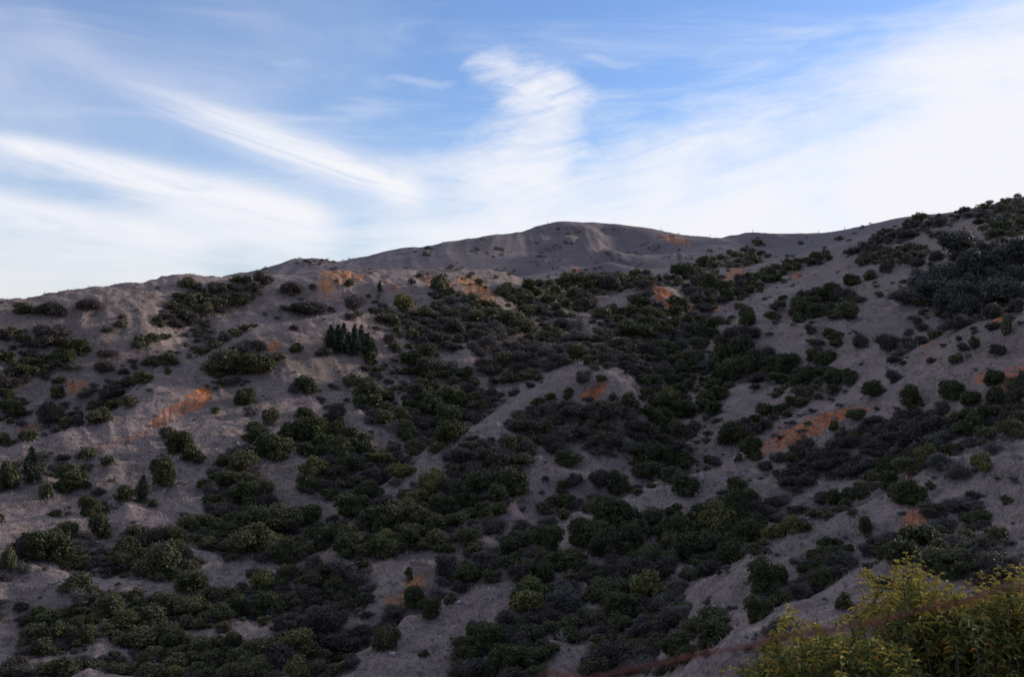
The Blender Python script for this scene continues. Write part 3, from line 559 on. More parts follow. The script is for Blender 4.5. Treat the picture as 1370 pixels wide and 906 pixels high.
# ------------------------------------------------------------------ where each plant stands: foot x, y in the frame, width, height, kind
SINGLE = [
 (30,419,25,15,'G'),(56,421,24,15,'B'),(73,423,28,20,'B'),(119,416,36,15,'B'),(163,426,12,6,'O'),(160,438,19,9,'O'),(142,445,20,9,'S'),
 (186,466,24,17,'O'),(203,461,21,13,'O'),(220,456,22,9,'O'),(60,451,34,15,'B'),(76,452,24,14,'B'),(62,467,32,17,'B'),(89,465,30,14,'O'),
 (7,457,22,18,'B'),(15,449,14,12,'G'),(32,460,20,14,'O'),(9,485,22,16,'G'),(144,477,27,9,'B'),(141,498,29,15,'B'),(226,488,26,16,'G'),(206,489,20,13,'O'),
 (192,512,26,15,'G'),(179,516,20,12,'O'),(225,501,10,10,'G'),(168,518,18,11,'B'),(150,523,24,10,'B'),(79,514,18,9,'G'),(61,508,12,5,'B'),(95,496,27,12,'S'),
 (250,386,26,15,'O'),(264,389,14,10,'B'),(315,378,17,9,'O'),(387,393,36,16,'B'),(419,388,12,9,'B'),(391,398,8,4,'B'),(411,421,46,17,'B'),(434,429,8,4,'B'),(392,442,14,7,'B'),
 (443,416,10,5,'B'),(397,472,19,13,'G'),(432,478,21,12,'B'),(297,496,50,28,'O'),(325,479,34,24,'S'),(345,470,25,15,'B'),(344,500,45,27,'G'),(368,484,27,12,'O'),
 (270,474,24,12,'O'),(286,466,22,12,'O'),(301,458,20,13,'B'),(315,450,20,11,'O'),(328,443,15,9,'O'),(339,438,11,5,'Y'),(253,480,9,7,'B'),
 (410,526,28,23,'G'),(392,527,16,14,'S'),(328,542,28,23,'G'),(334,558,17,16,'S'),(288,553,11,9,'Y'),(361,570,22,25,'O'),(407,558,28,13,'G'),(449,566,32,28,'B'),(342,592,31,27,'G'),(365,613,44,32,'G'),(387,600,18,14,'O'),
 (450,570,20,9,'B'),(242,604,38,28,'G'),(256,616,26,20,'G'),(267,621,17,14,'Y'),(224,587,22,16,'B'),
 (8,535,21,14,'G'),(17,555,34,21,'G'),(77,534,18,17,'G'),(67,566,30,30,'B'),(79,569,26,24,'O'),(87,575,19,16,'Y'),(101,572,21,17,'B'),(150,533,40,18,'B'),(171,544,24,15,'Y'),(152,548,20,15,'G'),(132,567,37,21,'O'),(140,550,24,10,'B'),
 (42,590,20,15,'O'),(5,596,24,17,'O'),(115,614,24,16,'O'),(146,623,20,14,'O'),(10,655,36,38,'G'),(96,655,43,33,'G'),(117,631,20,10,'O'),(63,668,20,22,'O'),(217,650,40,38,'G'),(168,671,26,21,'G'),(204,679,13,11,'G'),
 (1,701,10,13,'O'),(119,691,24,27,'G'),(134,721,34,35,'G'),(142,688,14,12,'B'),(50,748,44,38,'G'),(76,750,42,40,'G'),(91,722,27,23,'O'),(8,766,24,32,'O'),(26,750,30,28,'B'),(30,768,22,16,'S'),(80,906,56,26,'O'),(20,900,34,20,'B'),
 (170,752,40,32,'G'),(205,730,38,24,'B'),(212,768,50,40,'O'),(240,752,34,30,'O'),(185,722,32,20,'O'),(100,790,36,22,'O'),(112,812,30,24,'S'),
 (467,384,14,10,'G'),(450,378,8,5,'G'),(551,380,12,8,'B'),(561,372,11,8,'B'),(592,376,11,6,'G'),(627,373,9,6,'G'),(641,381,12,8,'G'),(649,387,8,5,'G'),(663,374,9,5,'G'),(671,396,25,13,'O'),
 (475,415,31,18,'B'),(479,424,13,9,'O'),(468,428,20,9,'B'),(504,442,12,6,'B'),(520,461,17,13,'B'),(528,471,18,14,'O'),(640,476,20,13,'B'),(551,488,29,18,'G'),(543,502,15,9,'G'),(561,503,28,16,'G'),(578,502,36,24,'B'),(495,489,18,17,'G'),
 (470,518,26,19,'O'),(489,530,40,24,'G'),(500,545,26,18,'G'),
 (999,436,23,26,'G'),(953,441,24,17,'G'),(953,454,19,15,'G'),(995,453,46,18,'B'),(1040,416,20,14,'B'),(1035,427,24,11,'O'),(1069,432,21,14,'G'),(978,428,10,6,'B'),(990,412,13,7,'O'),(1084,446,15,13,'B'),
 (1123,322,13,7,'B'),(1103,333,8,5,'B'),(1072,327,10,5,'B'),(1014,328,14,8,'O'),(1232,334,19,8,'O'),(1255,318,23,9,'B'),(1310,300,21,8,'B'),(1252,348,18,7,'B'),(1190,359,15,13,'G'),(1140,382,21,15,'G'),(1165,375,20,14,'O'),(1215,352,16,13,'O'),(1228,357,18,11,'B'),(1185,366,16,18,'B'),
 (1178,398,10,8,'O'),(1230,409,18,11,'O'),(1247,409,16,10,'G'),(1258,424,14,8,'G'),(1227,433,14,10,'Y'),(1233,443,18,9,'B'),
 (1217,543,31,28,'G'),(1170,531,35,21,'G'),(1221,554,13,12,'G'),(1197,513,23,18,'B'),(1246,486,13,8,'B'),(1281,487,21,13,'O'),(1282,457,10,9,'O'),(1289,470,18,11,'B'),(1304,468,13,18,'Y'),(1329,443,20,12,'B'),(1346,449,15,23,'Y'),(1335,474,21,15,'B'),
 (1262,527,13,18,'G'),(1276,536,29,26,'G'),(1330,517,27,22,'G'),(1332,544,26,26,'G'),(1367,514,15,19,'B'),(1151,464,27,19,'B'),(1137,517,17,22,'G'),(1300,545,28,22,'G'),(1355,520,14,12,'O'),
 (1314,631,29,25,'Y'),(1328,607,26,16,'S'),(1200,669,25,21,'O'),(1219,674,41,31,'G'),(1244,656,13,11,'Y'),(1346,675,17,13,'O'),(1241,625,27,30,'Y'),(1258,629,34,22,'S'),(1158,713,18,23,'G'),
 (1005,614,29,31,'G'),(1077,599,28,12,'B'),(1115,577,15,14,'G'),(1145,562,31,13,'G'),(1040,619,22,14,'B'),(1057,618,22,13,'O'),(1023,631,20,14,'B'),(1041,640,17,11,'O'),(1050,652,20,14,'B'),(988,619,12,12,'G'),
 (915,661,38,27,'G'),(903,645,34,20,'G'),(986,657,27,18,'G'),
 (800,653,29,24,'B'),(826,659,33,30,'G'),(752,653,15,10,'O'),(768,654,23,18,'B'),(753,679,31,17,'G'),(792,688,34,22,'O'),(814,681,27,18,'G'),(754,697,19,16,'Y'),(730,645,11,8,'B'),(852,663,19,10,'Y'),(872,653,13,7,'Y'),(760,621,34,19,'G'),(742,606,36,24,'B'),
 (781,514,27,17,'B'),(805,511,15,9,'O'),(797,497,11,8,'B'),(760,536,14,16,'G'),(820,538,13,12,'B'),(843,547,24,23,'O'),
 (1025,801,46,52,'G'),(1014,831,33,32,'G'),(1100,791,33,33,'O'),(1072,803,32,21,'B'),(1040,853,42,27,'S'),(1130,816,24,23,'G'),(1060,842,20,14,'O'),
 (516,869,43,33,'O'),(575,827,29,27,'G'),(602,808,16,15,'O'),(547,779,12,18,'G'),(556,815,30,30,'G'),(626,731,25,23,'G'),(600,775,34,30,'B'),
 (780,730,38,36,'G'),(805,746,40,40,'G'),(845,735,40,36,'G'),(870,760,44,34,'O'),(900,720,36,30,'G'),(915,750,40,36,'G'),(955,745,40,34,'G'),
 (985,700,44,44,'G'),(1000,730,40,34,'G'),(660,715,40,20,'B'),(700,735,40,26,'G'),
]
PINES = [(442,469,17,34),(451,473,20,37),(459,475,21,41),(468,476,20,31),(477,477,20,27),(483,472,21,36),(491,477,22,29),(499,478,17,21),(473,470,18,34),(508,391,9,15),(45,647,30,47),(190,674,23,37)]
DEAD = [(572,458,16,9,'D'),(700,487,22,22,'D'),(737,466,16,11,'D'),(708,464,18,12,'D'),(800,568,24,22,'D'),(815,578,26,16,'D'),(705,573,16,10,'D'),(745,690,22,13,'D'),(750,712,22,16,'D'),(707,625,22,16,'D'),(858,613,20,14,'D'),
        (883,818,24,24,'D'),(797,820,38,13,'D'),(920,613,16,16,'D'),(1243,582,22,18,'D'),(1225,602,18,14,'D'),(197,874,22,18,'D'),(1124,510,14,18,'D'),(1350,395,14,20,'D'),(570,540,18,12,'D'),
        (62,760,28,5,'F'),(72,783,30,5,'F'),(108,741,22,4,'F'),(752,860,22,18,'D'),(10,890,26,5,'F'),(125,806,24,18,'D')]
ITEMS = []     # (x, y, w, h, kind, place or None)
for s in SINGLE: ITEMS.append((*s, None))
taken = [(s[0], s[1] - s[3] * .4, s[2]) for s in SINGLE] + [(p[0], p[1] - p[3] * .4, p[2]) for p in PINES]
for poly, kinds, w, where in THICK:
    xs = [p[0] for p in poly]; ys = [p[1] for p in poly]; got = []
    for tr in range(900):
        x = rnd.uniform(min(xs), max(xs)); y = rnd.uniform(min(ys), max(ys))
        if not bool(inpoly(np.array([x]), np.array([y]), poly)[0]): continue
        ww = w * rnd.choice((rnd.uniform(.5, .85), rnd.uniform(.8, 1.15), rnd.uniform(1.0, 1.5)))
        if any(hypot(x - a, (y - b) * 1.7) < .56 * (ww + c) * .62 for a, b, c in got): continue
        if any(hypot(x - a, (y - ww * .28 - b) * 1.4) < .30 * (ww + c) for a, b, c in taken): continue
        got.append((x, y, ww)); k = rnd.choice(kinds)
        hh = ww * {'G': .68, 'O': .58, 'B': .54, 'Y': .7, 'S': .56, 'T': .86}[k] * rnd.uniform(.75, 1.25)
        ITEMS.append((x, y, ww, hh, k, where))
# ------------------------------------------------------------------ words
PLACE = [(45,405,'on the left hill just under the skyline'),(120,412,'alone on the bare left slope'),(150,430,'on the bare left slope'),(200,460,'on the open left slope below the crest thicket'),(75,450,'on the slope at far left'),
 (15,455,'at the left edge of the hill'),(10,490,'at the left edge of the hill'),(143,488,'on the bare slope behind the pale spur'),(215,490,'in the gully behind the pale spur'),(185,512,'in the gully behind the pale spur'),(75,505,'by the small red patch at far left'),
 (255,382,'at the top of the left hill crest'),(315,375,'at the top of the left hill crest'),(390,392,'left of the golden crest patch'),(411,418,'below the golden crest patch'),(395,440,'below the golden crest patch'),(440,420,'below the golden crest patch'),
 (400,470,'left of the conifer clump'),(432,475,'left of the conifer clump'),(310,485,'in the clump beside the small red patch'),(345,480,'in the clump beside the small red patch'),(290,460,'in the row behind the pale spur'),(330,442,'in the row behind the pale spur'),
 (410,525,'on the bare face below the conifer clump'),(330,545,'right of the orange streak on the left spur'),(288,553,'right of the orange streak on the left spur'),(360,570,'on the bare face below the conifer clump'),(445,565,'on the bare face below the conifer clump'),(350,600,'at the upper end of the left canyon thicket'),
 (250,605,'below the orange streak on the left spur'),(224,587,'below the orange streak on the left spur'),(15,545,'at the left edge behind the pale spur'),(75,565,'in the clump behind the pale spur crest'),(77,533,'by the small red patch at far left'),(150,540,'in the cluster behind the orange streak spur'),
 (25,592,'on the pale spur crest at the left edge'),(125,615,'below the faint orange strip on the left spur'),(20,650,'near the dark pine at the left'),(95,650,'right of the dark pine at the left'),(63,665,'right of the dark pine at the left'),(215,645,'on the bare lower left slope'),(185,675,'beside the small pine on the lower left slope'),
 (5,700,'at the left edge of the lower slope'),(128,700,'in the pair on the lower left slope'),(65,735,'in the large clump on the lower left slope'),(20,760,'at the left edge of the lower slope'),(50,900,'in the bottom left corner'),(205,745,'in the wide clump on the lower left slope'),(110,800,'in the lower left thicket'),
 (460,380,'on the golden crest patch'),(556,376,'beside the orange cut on the crest'),(592,376,'above the orange cut on the crest'),(645,380,'on the pale golden scar of the crest'),(668,392,'right of the pale golden scar'),(475,420,'on the spur above the conifer clump'),(520,460,'on the slope right of the conifer clump'),
 (560,495,'at the top of the hollow left of the middle knoll'),(640,474,'on a bare patch in the brown thicket'),(490,530,'just below the conifer clump'),(1000,440,'on the bare spur right of the central ravine'),(953,447,'on the edge of the central ravine'),(1040,420,'on the bare spur right of the central ravine'),(1080,440,'on the bare spur right of the central ravine'),
 (1100,325,'on the smooth slope near the right skyline'),(1014,328,'on the skyline ridge right of the mountain'),(1245,330,'on the upper right hill'),(1310,300,'on the right hill near the skyline'),(1190,362,'on the slope left of the big right grove'),(1225,352,'on the slope above the big right grove'),(1140,380,'above the round clump on the upper right slope'),
 (1200,400,'on the pale spur left of the big right grove'),(1240,420,'below the big right grove'),(1217,545,'on the right spur above the long orange scar'),(1170,525,'on the right spur crest'),(1250,480,'on the right spur face'),(1290,465,'on the upper right spur face'),(1340,445,'on the right spur crest by the frame edge'),(1335,475,'on the upper right spur face'),
 (1275,530,'left of the dark red slope on the right'),(1340,525,'beside the dark red slope on the right'),(1150,465,'on the slope below the big right grove'),(1320,620,'on the bare right ridge'),(1215,665,'on the right ridge above the reddish scar'),(1346,675,'on the bare slope at lower right'),(1250,622,'behind the right ridge crest'),(1158,710,'left of the reddish scar on the right'),
 (1005,610,'at the left end of the long orange scar'),(1100,580,'on the long orange scar'),(1040,630,'below the long orange scar'),(910,655,'on the spur crest below the ravine'),(988,640,'on the spur left of the long orange scar'),(815,650,'on the bare face of the middle knoll'),(760,653,'on the bare face of the middle knoll'),(800,685,'behind the lower spur crest'),
 (755,685,'at the foot of the middle knoll'),(860,658,'behind the lower spur crest'),(750,612,'on the left of the middle knoll face'),(790,508,'on top of the middle knoll'),(800,540,'beside the orange top of the middle knoll'),(843,545,'on the right shoulder of the middle knoll'),(1020,815,'on the bare lower right slope'),(1085,795,'on the lower right slope'),(1050,848,'on the near right slope'),(1130,814,'on the near right slope'),
 (516,865,'beside the gravel slope'),(580,820,'below the small orange bluff'),(547,775,'on the small orange bluff'),(626,730,'right of the canyon floor thicket'),(600,770,'right of the small orange bluff'),(800,735,'in the clump below the spur crest'),(870,745,'in the thicket on the right canyon side'),(940,740,'in the thicket on the right canyon side'),(990,710,'in the green clump under the right spur'),(680,725,'between the gravel slope and middle knoll')]
NOUN = {'G': ('dark green shrub', 'shrub', 'shrub'), 'O': ('olive green shrub', 'shrub', 'shrub'), 'B': ('dark brown shrub', 'shrub', 'shrub'), 'Y': ('yellowish green shrub', 'shrub', 'shrub'),
        'S': ('grey twiggy shrub', 'shrub', 'shrub'), 'T': ('dusky grey-green tree', 'tree', 'tree'), 'P': ('dark conifer', 'conifer', 'conifer'), 'D': ('dead shrub with pale branches', 'dead_shrub', 'dead shrub'),
        'F': ('fallen dead branches bleached pale', 'fallen_branch', 'dead branch')}
ORD = ['first', 'second', 'third', 'fourth', 'fifth', 'sixth', 'seventh', 'eighth', 'ninth', 'tenth', 'eleventh', 'twelfth', 'thirteenth', 'fourteenth', 'fifteenth']
CNT = {2: 'two', 3: 'three', 4: 'four', 5: 'five', 6: 'six', 7: 'seven', 8: 'eight', 9: 'nine', 10: 'ten', 11: 'eleven', 12: 'twelve', 13: 'thirteen', 14: 'fourteen', 15: 'fifteen'}
def place_of(x, y): return min(PLACE, key=lambda p: (p[0] - x) ** 2 + (1.5 * (p[1] - y)) ** 2)[2]
def name_all(items):
    """items: dicts with x, y, w, kind, where -> each its own label"""
    groups = {}
    for it in items:
        sz = '' if it['kind'] in 'PDFT' else 'small ' if it['w'] < 14 else 'large ' if it['w'] > 35 else ''
        groups.setdefault((it['kind'], it['where'], sz), []).append(it)
    for (k, where, sz), l in groups.items():
        noun = sz + NOUN[k][0]; l.sort(key=lambda i: i['x']); n = len(l)
        for j, it in enumerate(l):
            if n == 1: it['label'] = f'{noun} {where}'
            elif j == 0: it['label'] = f'leftmost {noun} {where}'
            elif j == n - 1: it['label'] = f'rightmost {noun} {where}'
            elif n == 3: it['label'] = f'middle {noun} of three {where}'
            else: it['label'] = f'{noun} {where}, {ORD[j]} from left'
plants = []
for x, y, w, h, k, where in ITEMS: plants.append(dict(x=x, y=y, w=w, h=h, kind=k, where=where or place_of(x, y), own=where is None))
for q in plants: q['area'] = q['w'] * q['h']
shr = sorted([q for q in plants if q['kind'] != 'T'], key=lambda q: -q['area'])
few = shr[300:]; keep = shr[:300] + [q for q in plants if q['kind'] == 'T']
print('plants', len(plants), 'as things', len(keep), 'in the mass', len(few))
def stand(x, y, w, h, sink=.04):
    p = hit(x, y)
    if p is None: return None
    d = p[1]; return p, w * d / F, h * d / F
used = {}
def plant(q, group, parts):
    s = stand(q['x'], q['y'], q['w'], q['h'])
    if s is None: return
    (X, Y, Z), W, H = s; k = q['kind']; v = rnd.choice(VAR[k])
    noun, nm, cat = NOUN[k]
    if len(parts) == 1:
        r = link(nm, v[0])
    else:
        r = link(nm, None); r.empty_display_size = .5
        for pn, me in zip(parts, v): link(pn, me, r)
    r.location = (X, Y, Z - .05 * H); r.rotation_euler = (rnd.gauss(0, .05), rnd.gauss(0, .05), rnd.uniform(0, 2 * pi)); r.scale = (W * rnd.uniform(.92, 1.12), W * rnd.uniform(.8, 1.12), H)
    tag(r, q['label'], cat, group)
    if len(q['label'].replace('-', ' ').split()) > 16: print('LONG', q['label'])
name_all(keep)
for q in keep:
    if q['kind'] == 'T': plant(q, 'trees of the right hill groves', ('crown', 'trunk'))
    else: plant(q, 'shrubs scattered over the hillsides', ('foliage', 'stems'))
pin = [dict(x=x, y=y, w=w, h=h, kind='P', where=None) for x, y, w, h in PINES]
for q in pin[:9]: q['where'] = 'in the conifer clump on the left spur'
name_all(pin[:9])
pin[9]['label'] = 'tiny lone conifer right of the golden crest patch'; pin[10]['label'] = 'dusky tall pine near the left edge of the slope'; pin[11]['label'] = 'small pointed pine between two shrubs on the lower left slope'
for q in pin: plant(q, 'conifers on the left hill', ('crown', 'trunk'))
DPL = ['in the brown hollow below the crest','in the brown thicket above the middle knoll','in the brown thicket above the middle knoll','in the brown thicket above the middle knoll','in the grey brush below the orange knoll top','in the grey brush below the orange knoll top',
  'on the left flank of the middle knoll','at the foot of the middle knoll','at the foot of the middle knoll','on the bare left edge of the middle knoll face','low on the right of the middle knoll face','in the deep thicket right of the gravel slope','in the deep thicket right of the gravel slope',
  'at the bottom of the central ravine','in the brown thicket below the long orange scar','in the brown thicket below the long orange scar','at the bottom edge of the lower left canyon','in the gully behind the long orange scar','in the big lower grove on the right hill','in the hollow left of the middle knoll',
  'on the lower left slope','on the lower left slope','on the lower left slope','along the lowest dark gully','in the bottom left corner','in the lower left thicket']
dd = [dict(x=a[0], y=a[1], w=a[2], h=a[3], kind=a[4], where=p) for a, p in zip(DEAD, DPL)]
name_all(dd)
for q in dd: plant(q, 'dead shrubs with bleached branches', ('branches',))
# the many smaller plants nobody could count, one mass
def mass(name, specs, mat, label, nleaf=300):
    Vs = []; Qs = []; n0 = 0
    for x, y, w, h, k in specs:
        s = stand(x, y, w, h)
        if s is None: continue
        (X, Y, Z), W, H = s; V, Q = ARR[k][rnd.randrange(len(ARR[k]))]
        nl = int(min(len(Q), max(60, nleaf * (w / 12) ** 2))); sel = npr.choice(len(Q), nl, replace=False)
        P = V[Q[sel].ravel()].reshape(-1, 4, 3); c = P.mean(1, keepdims=True); P = (c + (P - c) * min(2.4, math.sqrt(len(Q) / nl) * .8)).reshape(-1, 3)
        a = rnd.uniform(0, 2 * pi); ca, sa = cos(a), sin(a)
        P = np.c_[(P[:, 0] * ca - P[:, 1] * sa) * W + X, (P[:, 0] * sa + P[:, 1] * ca) * W + Y, (P[:, 2] - .05) * H + Z]
        Vs.append(P); Qs.append(np.arange(len(P)).reshape(-1, 4) + n0); n0 += len(P)
    tag(link(name, raw_mesh(name, np.concatenate(Vs), np.concatenate(Qs), M[mat])), label, kind='stuff')
by = {}
for q in few: by.setdefault({'G': 'G', 'O': 'O', 'B': 'B', 'Y': 'O', 'S': 'S'}[q['kind']], []).append((q['x'], q['y'], q['w'], q['h'], q['kind']))
# low growth between the shrubs of each thicket, and sparse scrub over the open slopes
for poly, kinds, w, where in THICK:
    xs = [p[0] for p in poly]; ys = [p[1] for p in poly]; area = (max(xs) - min(xs)) * (max(ys) - min(ys))
    for i in range(int(area / (w * w) * 4.2)):
        x = rnd.uniform(min(xs), max(xs)); y = rnd.uniform(min(ys), max(ys))
        if not bool(inpoly(np.array([x]), np.array([y]), poly)[0]): continue
        x += rnd.gauss(0, .35 * w); y += rnd.gauss(0, .22 * w); ww = w * rnd.uniform(.25, .66); k = rnd.choice('BBGOSBS'); by.setdefault(k, []).append((x, y, ww, ww * rnd.uniform(.4, .6), k))
# scrub gathers wherever the ground is hollow, hardly ever on the worn bare faces
BARE = [[(1010,600),(1080,560),(1160,520),(1240,465),(1370,418),(1370,470),(1260,520),(1200,545),(1160,575),(1060,620),(1015,640)],[(1000,745),(1130,686),(1240,630),(1240,670),(1140,730),(1060,775),(990,840),(900,880),(960,780)],[(640,772),(700,758),(722,790),(690,825),(625,845),(600,906),(465,906),(520,868),(560,836)],[(150,600),(330,505),(330,580),(280,640),(250,690),(150,680),(110,640)],[(0,790),(80,775),(110,800),(60,830),(40,870),(0,880)],
 [(1010,745),(1100,705),(1190,662),(1240,640),(1300,605),(1370,585),(1370,680),(1340,690),(1300,660),(1180,690),(1120,722),(1050,745)],[(760,700),(860,664),(935,640),(1010,600),(1015,640),(960,660),(900,680),(800,712)],
 [(0,600),(90,577),(180,540),(250,485),(345,440),(430,424),(430,450),(330,480),(270,520),(150,580),(0,625)],[(690,600),(780,590),(870,600),(860,640),(760,650),(700,690),(650,720),(650,690)],[(930,800),(1000,770),(1000,850),(900,870)],[(990,420),(1060,400),(1060,460),(980,470)],[(40,400),(250,375),(200,430),(60,435)]]
def bare(x, y): return any(bool(inpoly(np.array([x]), np.array([y]), b)[0]) for b in BARE)
for i in range(9000):
    x = rnd.uniform(-5, 1375); y = rnd.uniform(300, 906); p = hit(x, y)
    if p is None or p[1] > 420 or (rnd.random() < .93 and bare(x, y)): continue
    e = 5 + p[1] * .03; xx = p[0] + np.array([e, -e, 0, 0, .7 * e, -.7 * e]); yy = p[1] + np.array([0, 0, e, -e, .7 * e, -.7 * e])
    hol = (float(height(xx, yy).mean()) - p[2]) / e; nz = float(perlin(np.array([p[0] / 16]), np.array([p[1] / 16]), 41)[0])
    if hol + .10 * nz + rnd.gauss(0, .02) < (.062 if y < 520 else .085): continue
    w = rnd.uniform(.7, 2.3) * F / p[1]; k = 'BSOB'[int((nz * 3 + rnd.random() * 2.2) % 4)]; by.setdefault(k, []).append((x, y, w, w * rnd.uniform(.35, .6), k))
print('scrub', {k: len(v) for k, v in by.items()})
ALLP = [p[0] for p in THICK]
def sparse(x0, y0, x1, y1, n, w0, w1, ks):
    for i in range(n):
        x = rnd.uniform(x0, x1); y = rnd.uniform(y0, y1); w = rnd.uniform(w0, w1) * rnd.uniform(.6, 1)
        if float(perlin(np.array([x / 45]), np.array([y / 30]), 40)[0]) < -.02: continue
        k = rnd.choice(ks); by.setdefault(k, []).append((x, y, w, w * rnd.uniform(.35, .6), k))
sparse(560, 305, 930, 372, 420, 3, 9, 'BBBO'); sparse(930, 318, 1120, 380, 90, 5, 11, 'BBOG'); sparse(1120, 280, 1370, 360, 90, 6, 13, 'BBOS')
sparse(320, 332, 700, 362, 300, 4, 10, 'BB'); sparse(0, 380, 480, 480, 90, 4, 9, 'BBOS'); sparse(0, 460, 480, 640, 80, 5, 11, 'BOS'); sparse(0, 640, 280, 830, 60, 6, 14, 'BOSS')
sparse(480, 365, 700, 470, 60, 4, 10, 'BBO'); sparse(930, 380, 1370, 600, 180, 6, 14, 'BBOSG'); sparse(690, 580, 870, 720, 50, 6, 13, 'BOS'); sparse(950, 600, 1370, 800, 110, 7, 17, 'BSOS'); sparse(560, 760, 740, 890, 26, 6, 13, 'SB'); sparse(900, 780, 1150, 900, 50, 8, 18, 'SBO')
for k, nm, lb in (('G', 'green_undergrowth', 'low dark green undergrowth between the shrubs'), ('O', 'olive_undergrowth', 'low olive undergrowth between the shrubs'), ('B', 'brown_scrub_growth', 'low dark brown scrub over slopes and gullies'), ('S', 'grey_scrub_growth', 'low grey twiggy scrub over slopes and gullies')):
    mass(nm.replace('_growth', '_undergrowth') if 'growth' in nm and 'under' not in nm else nm, by[k], k, lb)
# dry grass tussocks and stones on the open ground
def bits(name, n, region, mat, label, kind):
    Vs = []; Qs = []; n0 = 0
    x = npr.uniform(region[0], region[2], n); y = npr.uniform(region[1], region[3], n)
    for a, b in zip(x, y):
        p = hit(a, b)
        if p is None or p[1] > 330: continue
        X, Y, Z = p; s = Y / 110
        if kind == 'grass':
            m = 5; h = npr.uniform(.18, .5, m) * (s ** .5); an = npr.uniform(0, 2 * pi, m); o = npr.normal(size=(m, 2)) * .16 * s
            B = np.c_[X + o[:, 0], Y + o[:, 1], np.full(m, Z - .03)]; T = B + np.c_[np.cos(an) * h * .7, np.sin(an) * h * .7, h]; w = np.c_[-np.sin(an), np.cos(an), 0 * an] * .035 * s
            V = np.stack([B - w, B + w, T, T], 1)[:, :3].reshape(-1, 3); Q = np.arange(3 * m).reshape(m, 3)[:, [0, 1, 2, 2]]
        else:
            th = np.linspace(0, 2 * pi, 6)[:-1]; r = npr.uniform(.03, .10) * npr.uniform(.6, 1.3, (3, 5)); zz = np.array([-.04, .06, .12])[:, None]
            V = np.stack([X + r * np.cos(th) * [[1], [1.05], [.5]], Y + r * np.sin(th) * [[1], [1.05], [.5]], Z + zz + 0 * r], -1).reshape(-1, 3)
            Q = np.array([(i * 5 + j, i * 5 + (j + 1) % 5, (i + 1) * 5 + (j + 1) % 5, (i + 1) * 5 + j) for i in range(2) for j in range(5)] + [(10, 11, 12, 12), (10, 12, 13, 13), (10, 13, 14, 14)])
        Vs.append(V); Qs.append(Q + n0); n0 += len(V)
    tag(link(name, raw_mesh(name, np.concatenate(Vs), np.concatenate(Qs), mat)), label, kind='stuff')
def grass_mat():
    m, nt, b = new_mat('dry_grass_blades'); x = NX(nt); tc = x.n('ShaderNodeTexCoord').outputs['Object']; n = x.noise(tc, .8, 3)
    nt.links.new(x.mix(x.ramp(n, .35, .65), (.13,.108,.10), (.34,.29,.265)), b.inputs['Base Color']); b.inputs['Roughness'].default_value = .9
    return m
bits('dry_grass', 9000, (0, 380, 1370, 640), grass_mat(), 'dry grey tussock grass over the upper slopes', 'grass')
bits('dry_grass', 17000, (0, 560, 1370, 906), grass_mat(), 'dry grey tussock grass over the lower slopes', 'grass')
bits('gravel', 260, (470, 765, 730, 906), M['rock'], 'pale stones scattered over the bare gravel slope', 'stone')

# ------------------------------------------------------------------ rocks, posts and the marker
def rock(x, y, w, h, label):
    s = stand(x, y, w, h)
    (X, Y, Z), W, H = s; bm = bmesh.new(); bmesh.ops.create_icosphere(bm, subdivisions=3, radius=.5)
    o3 = rnd.uniform(0, 50)
    for v in bm.verts:
        c = v.co; q = float(perlin(np.array([c.x * 2.3 + o3]), np.array([c.y * 2.3 + c.z * 1.7]), 50)[0]); v.co = c * (1 + .5 * q); v.co.z = max(v.co.z, -.3)
    me = bpy.data.meshes.new('pale_rock'); bm.to_mesh(me); bm.free(); me.materials.append(M['rock'])
    r = link('pale_rock', me); r.location = (X, Y, Z + .25 * H); r.scale = (W, W * .8, H * 1.2); r.rotation_euler = (0, 0, rnd.uniform(0, 6)); tag(r, label, 'rock', 'pale rocks lying on the slopes')
import bmesh
rock(688, 708, 6, 4, 'pale white rock at the left foot of the middle knoll'); rock(526, 878, 8, 6, 'largest pale boulder low on the gravel slope'); rock(318, 595, 5, 4, 'small pale stone left of the upper canyon thicket'); rock(239, 615, 4, 3, 'tiny white stone below the orange streak shrubs')
rock(588, 855, 6, 4, 'small pale boulder in the middle of the gravel slope'); rock(615, 808, 8, 4, 'flat pale rock near the top of the gravel slope'); rock(985, 844, 5, 3, 'tiny pale stone on the near right slope')
def fence_post(x, y, h, label):
    p = hit(x, y); 
    if p is None: return
    X, Y, Z = p; H = h * Y / F; t = Tubes(); t.tube([(0, 0, -.4), (.02, 0, H * .5), (.03, .02, H)], [.11, .10, .09], 7); t.tube([(0, 0, H), (.0, 0, H + .05)], [.12, .03], 7)
    o = link('fence_post', t.mesh('fence_post', M['post'])); o.location = p; tag(o, label, 'post', 'lone posts on the ridge')
def crest_y(x):
    return CY - F * _CM[int(round((x + 60) / 2))][-1]
for x, h, lb in ((884,4,'thin wooden post on the ridge just right of the mountain summit'),(950,4,'thin post on the ridge in the dip right of the mountain'),(1007,4,'thin post on the low ridge bump right of the mountain'),(1095,3,'short post on the smooth right ridge, left of another post'),(1130,4,'thin post on the smooth right ridge'),(733,3,'short post on the mountain ridge left of the summit')):
    fence_post(x, crest_y(x) + 1.2, h + 1.5, lb)
def marker():
    m, nt, b = new_mat('orange_paint'); b.inputs['Base Color'].default_value = (.55,.16,.04,1); b.inputs['Roughness'].default_value = .6
    X, Y, Z = hit(1213, 645); t = Tubes(); t.tube([(0, 0, -.2), (0, 0, .25), (0, 0, .5)], [.10, .10, .09], 8); t.tube([(0, 0, .5), (0, 0, .56)], [.09, .02], 8)
    o = link('trail_marker', t.mesh('trail_marker', m)); o.location = (X, Y, Z); tag(o, 'small bright orange upright marker behind the right ridge shrubs', 'marker')
marker()

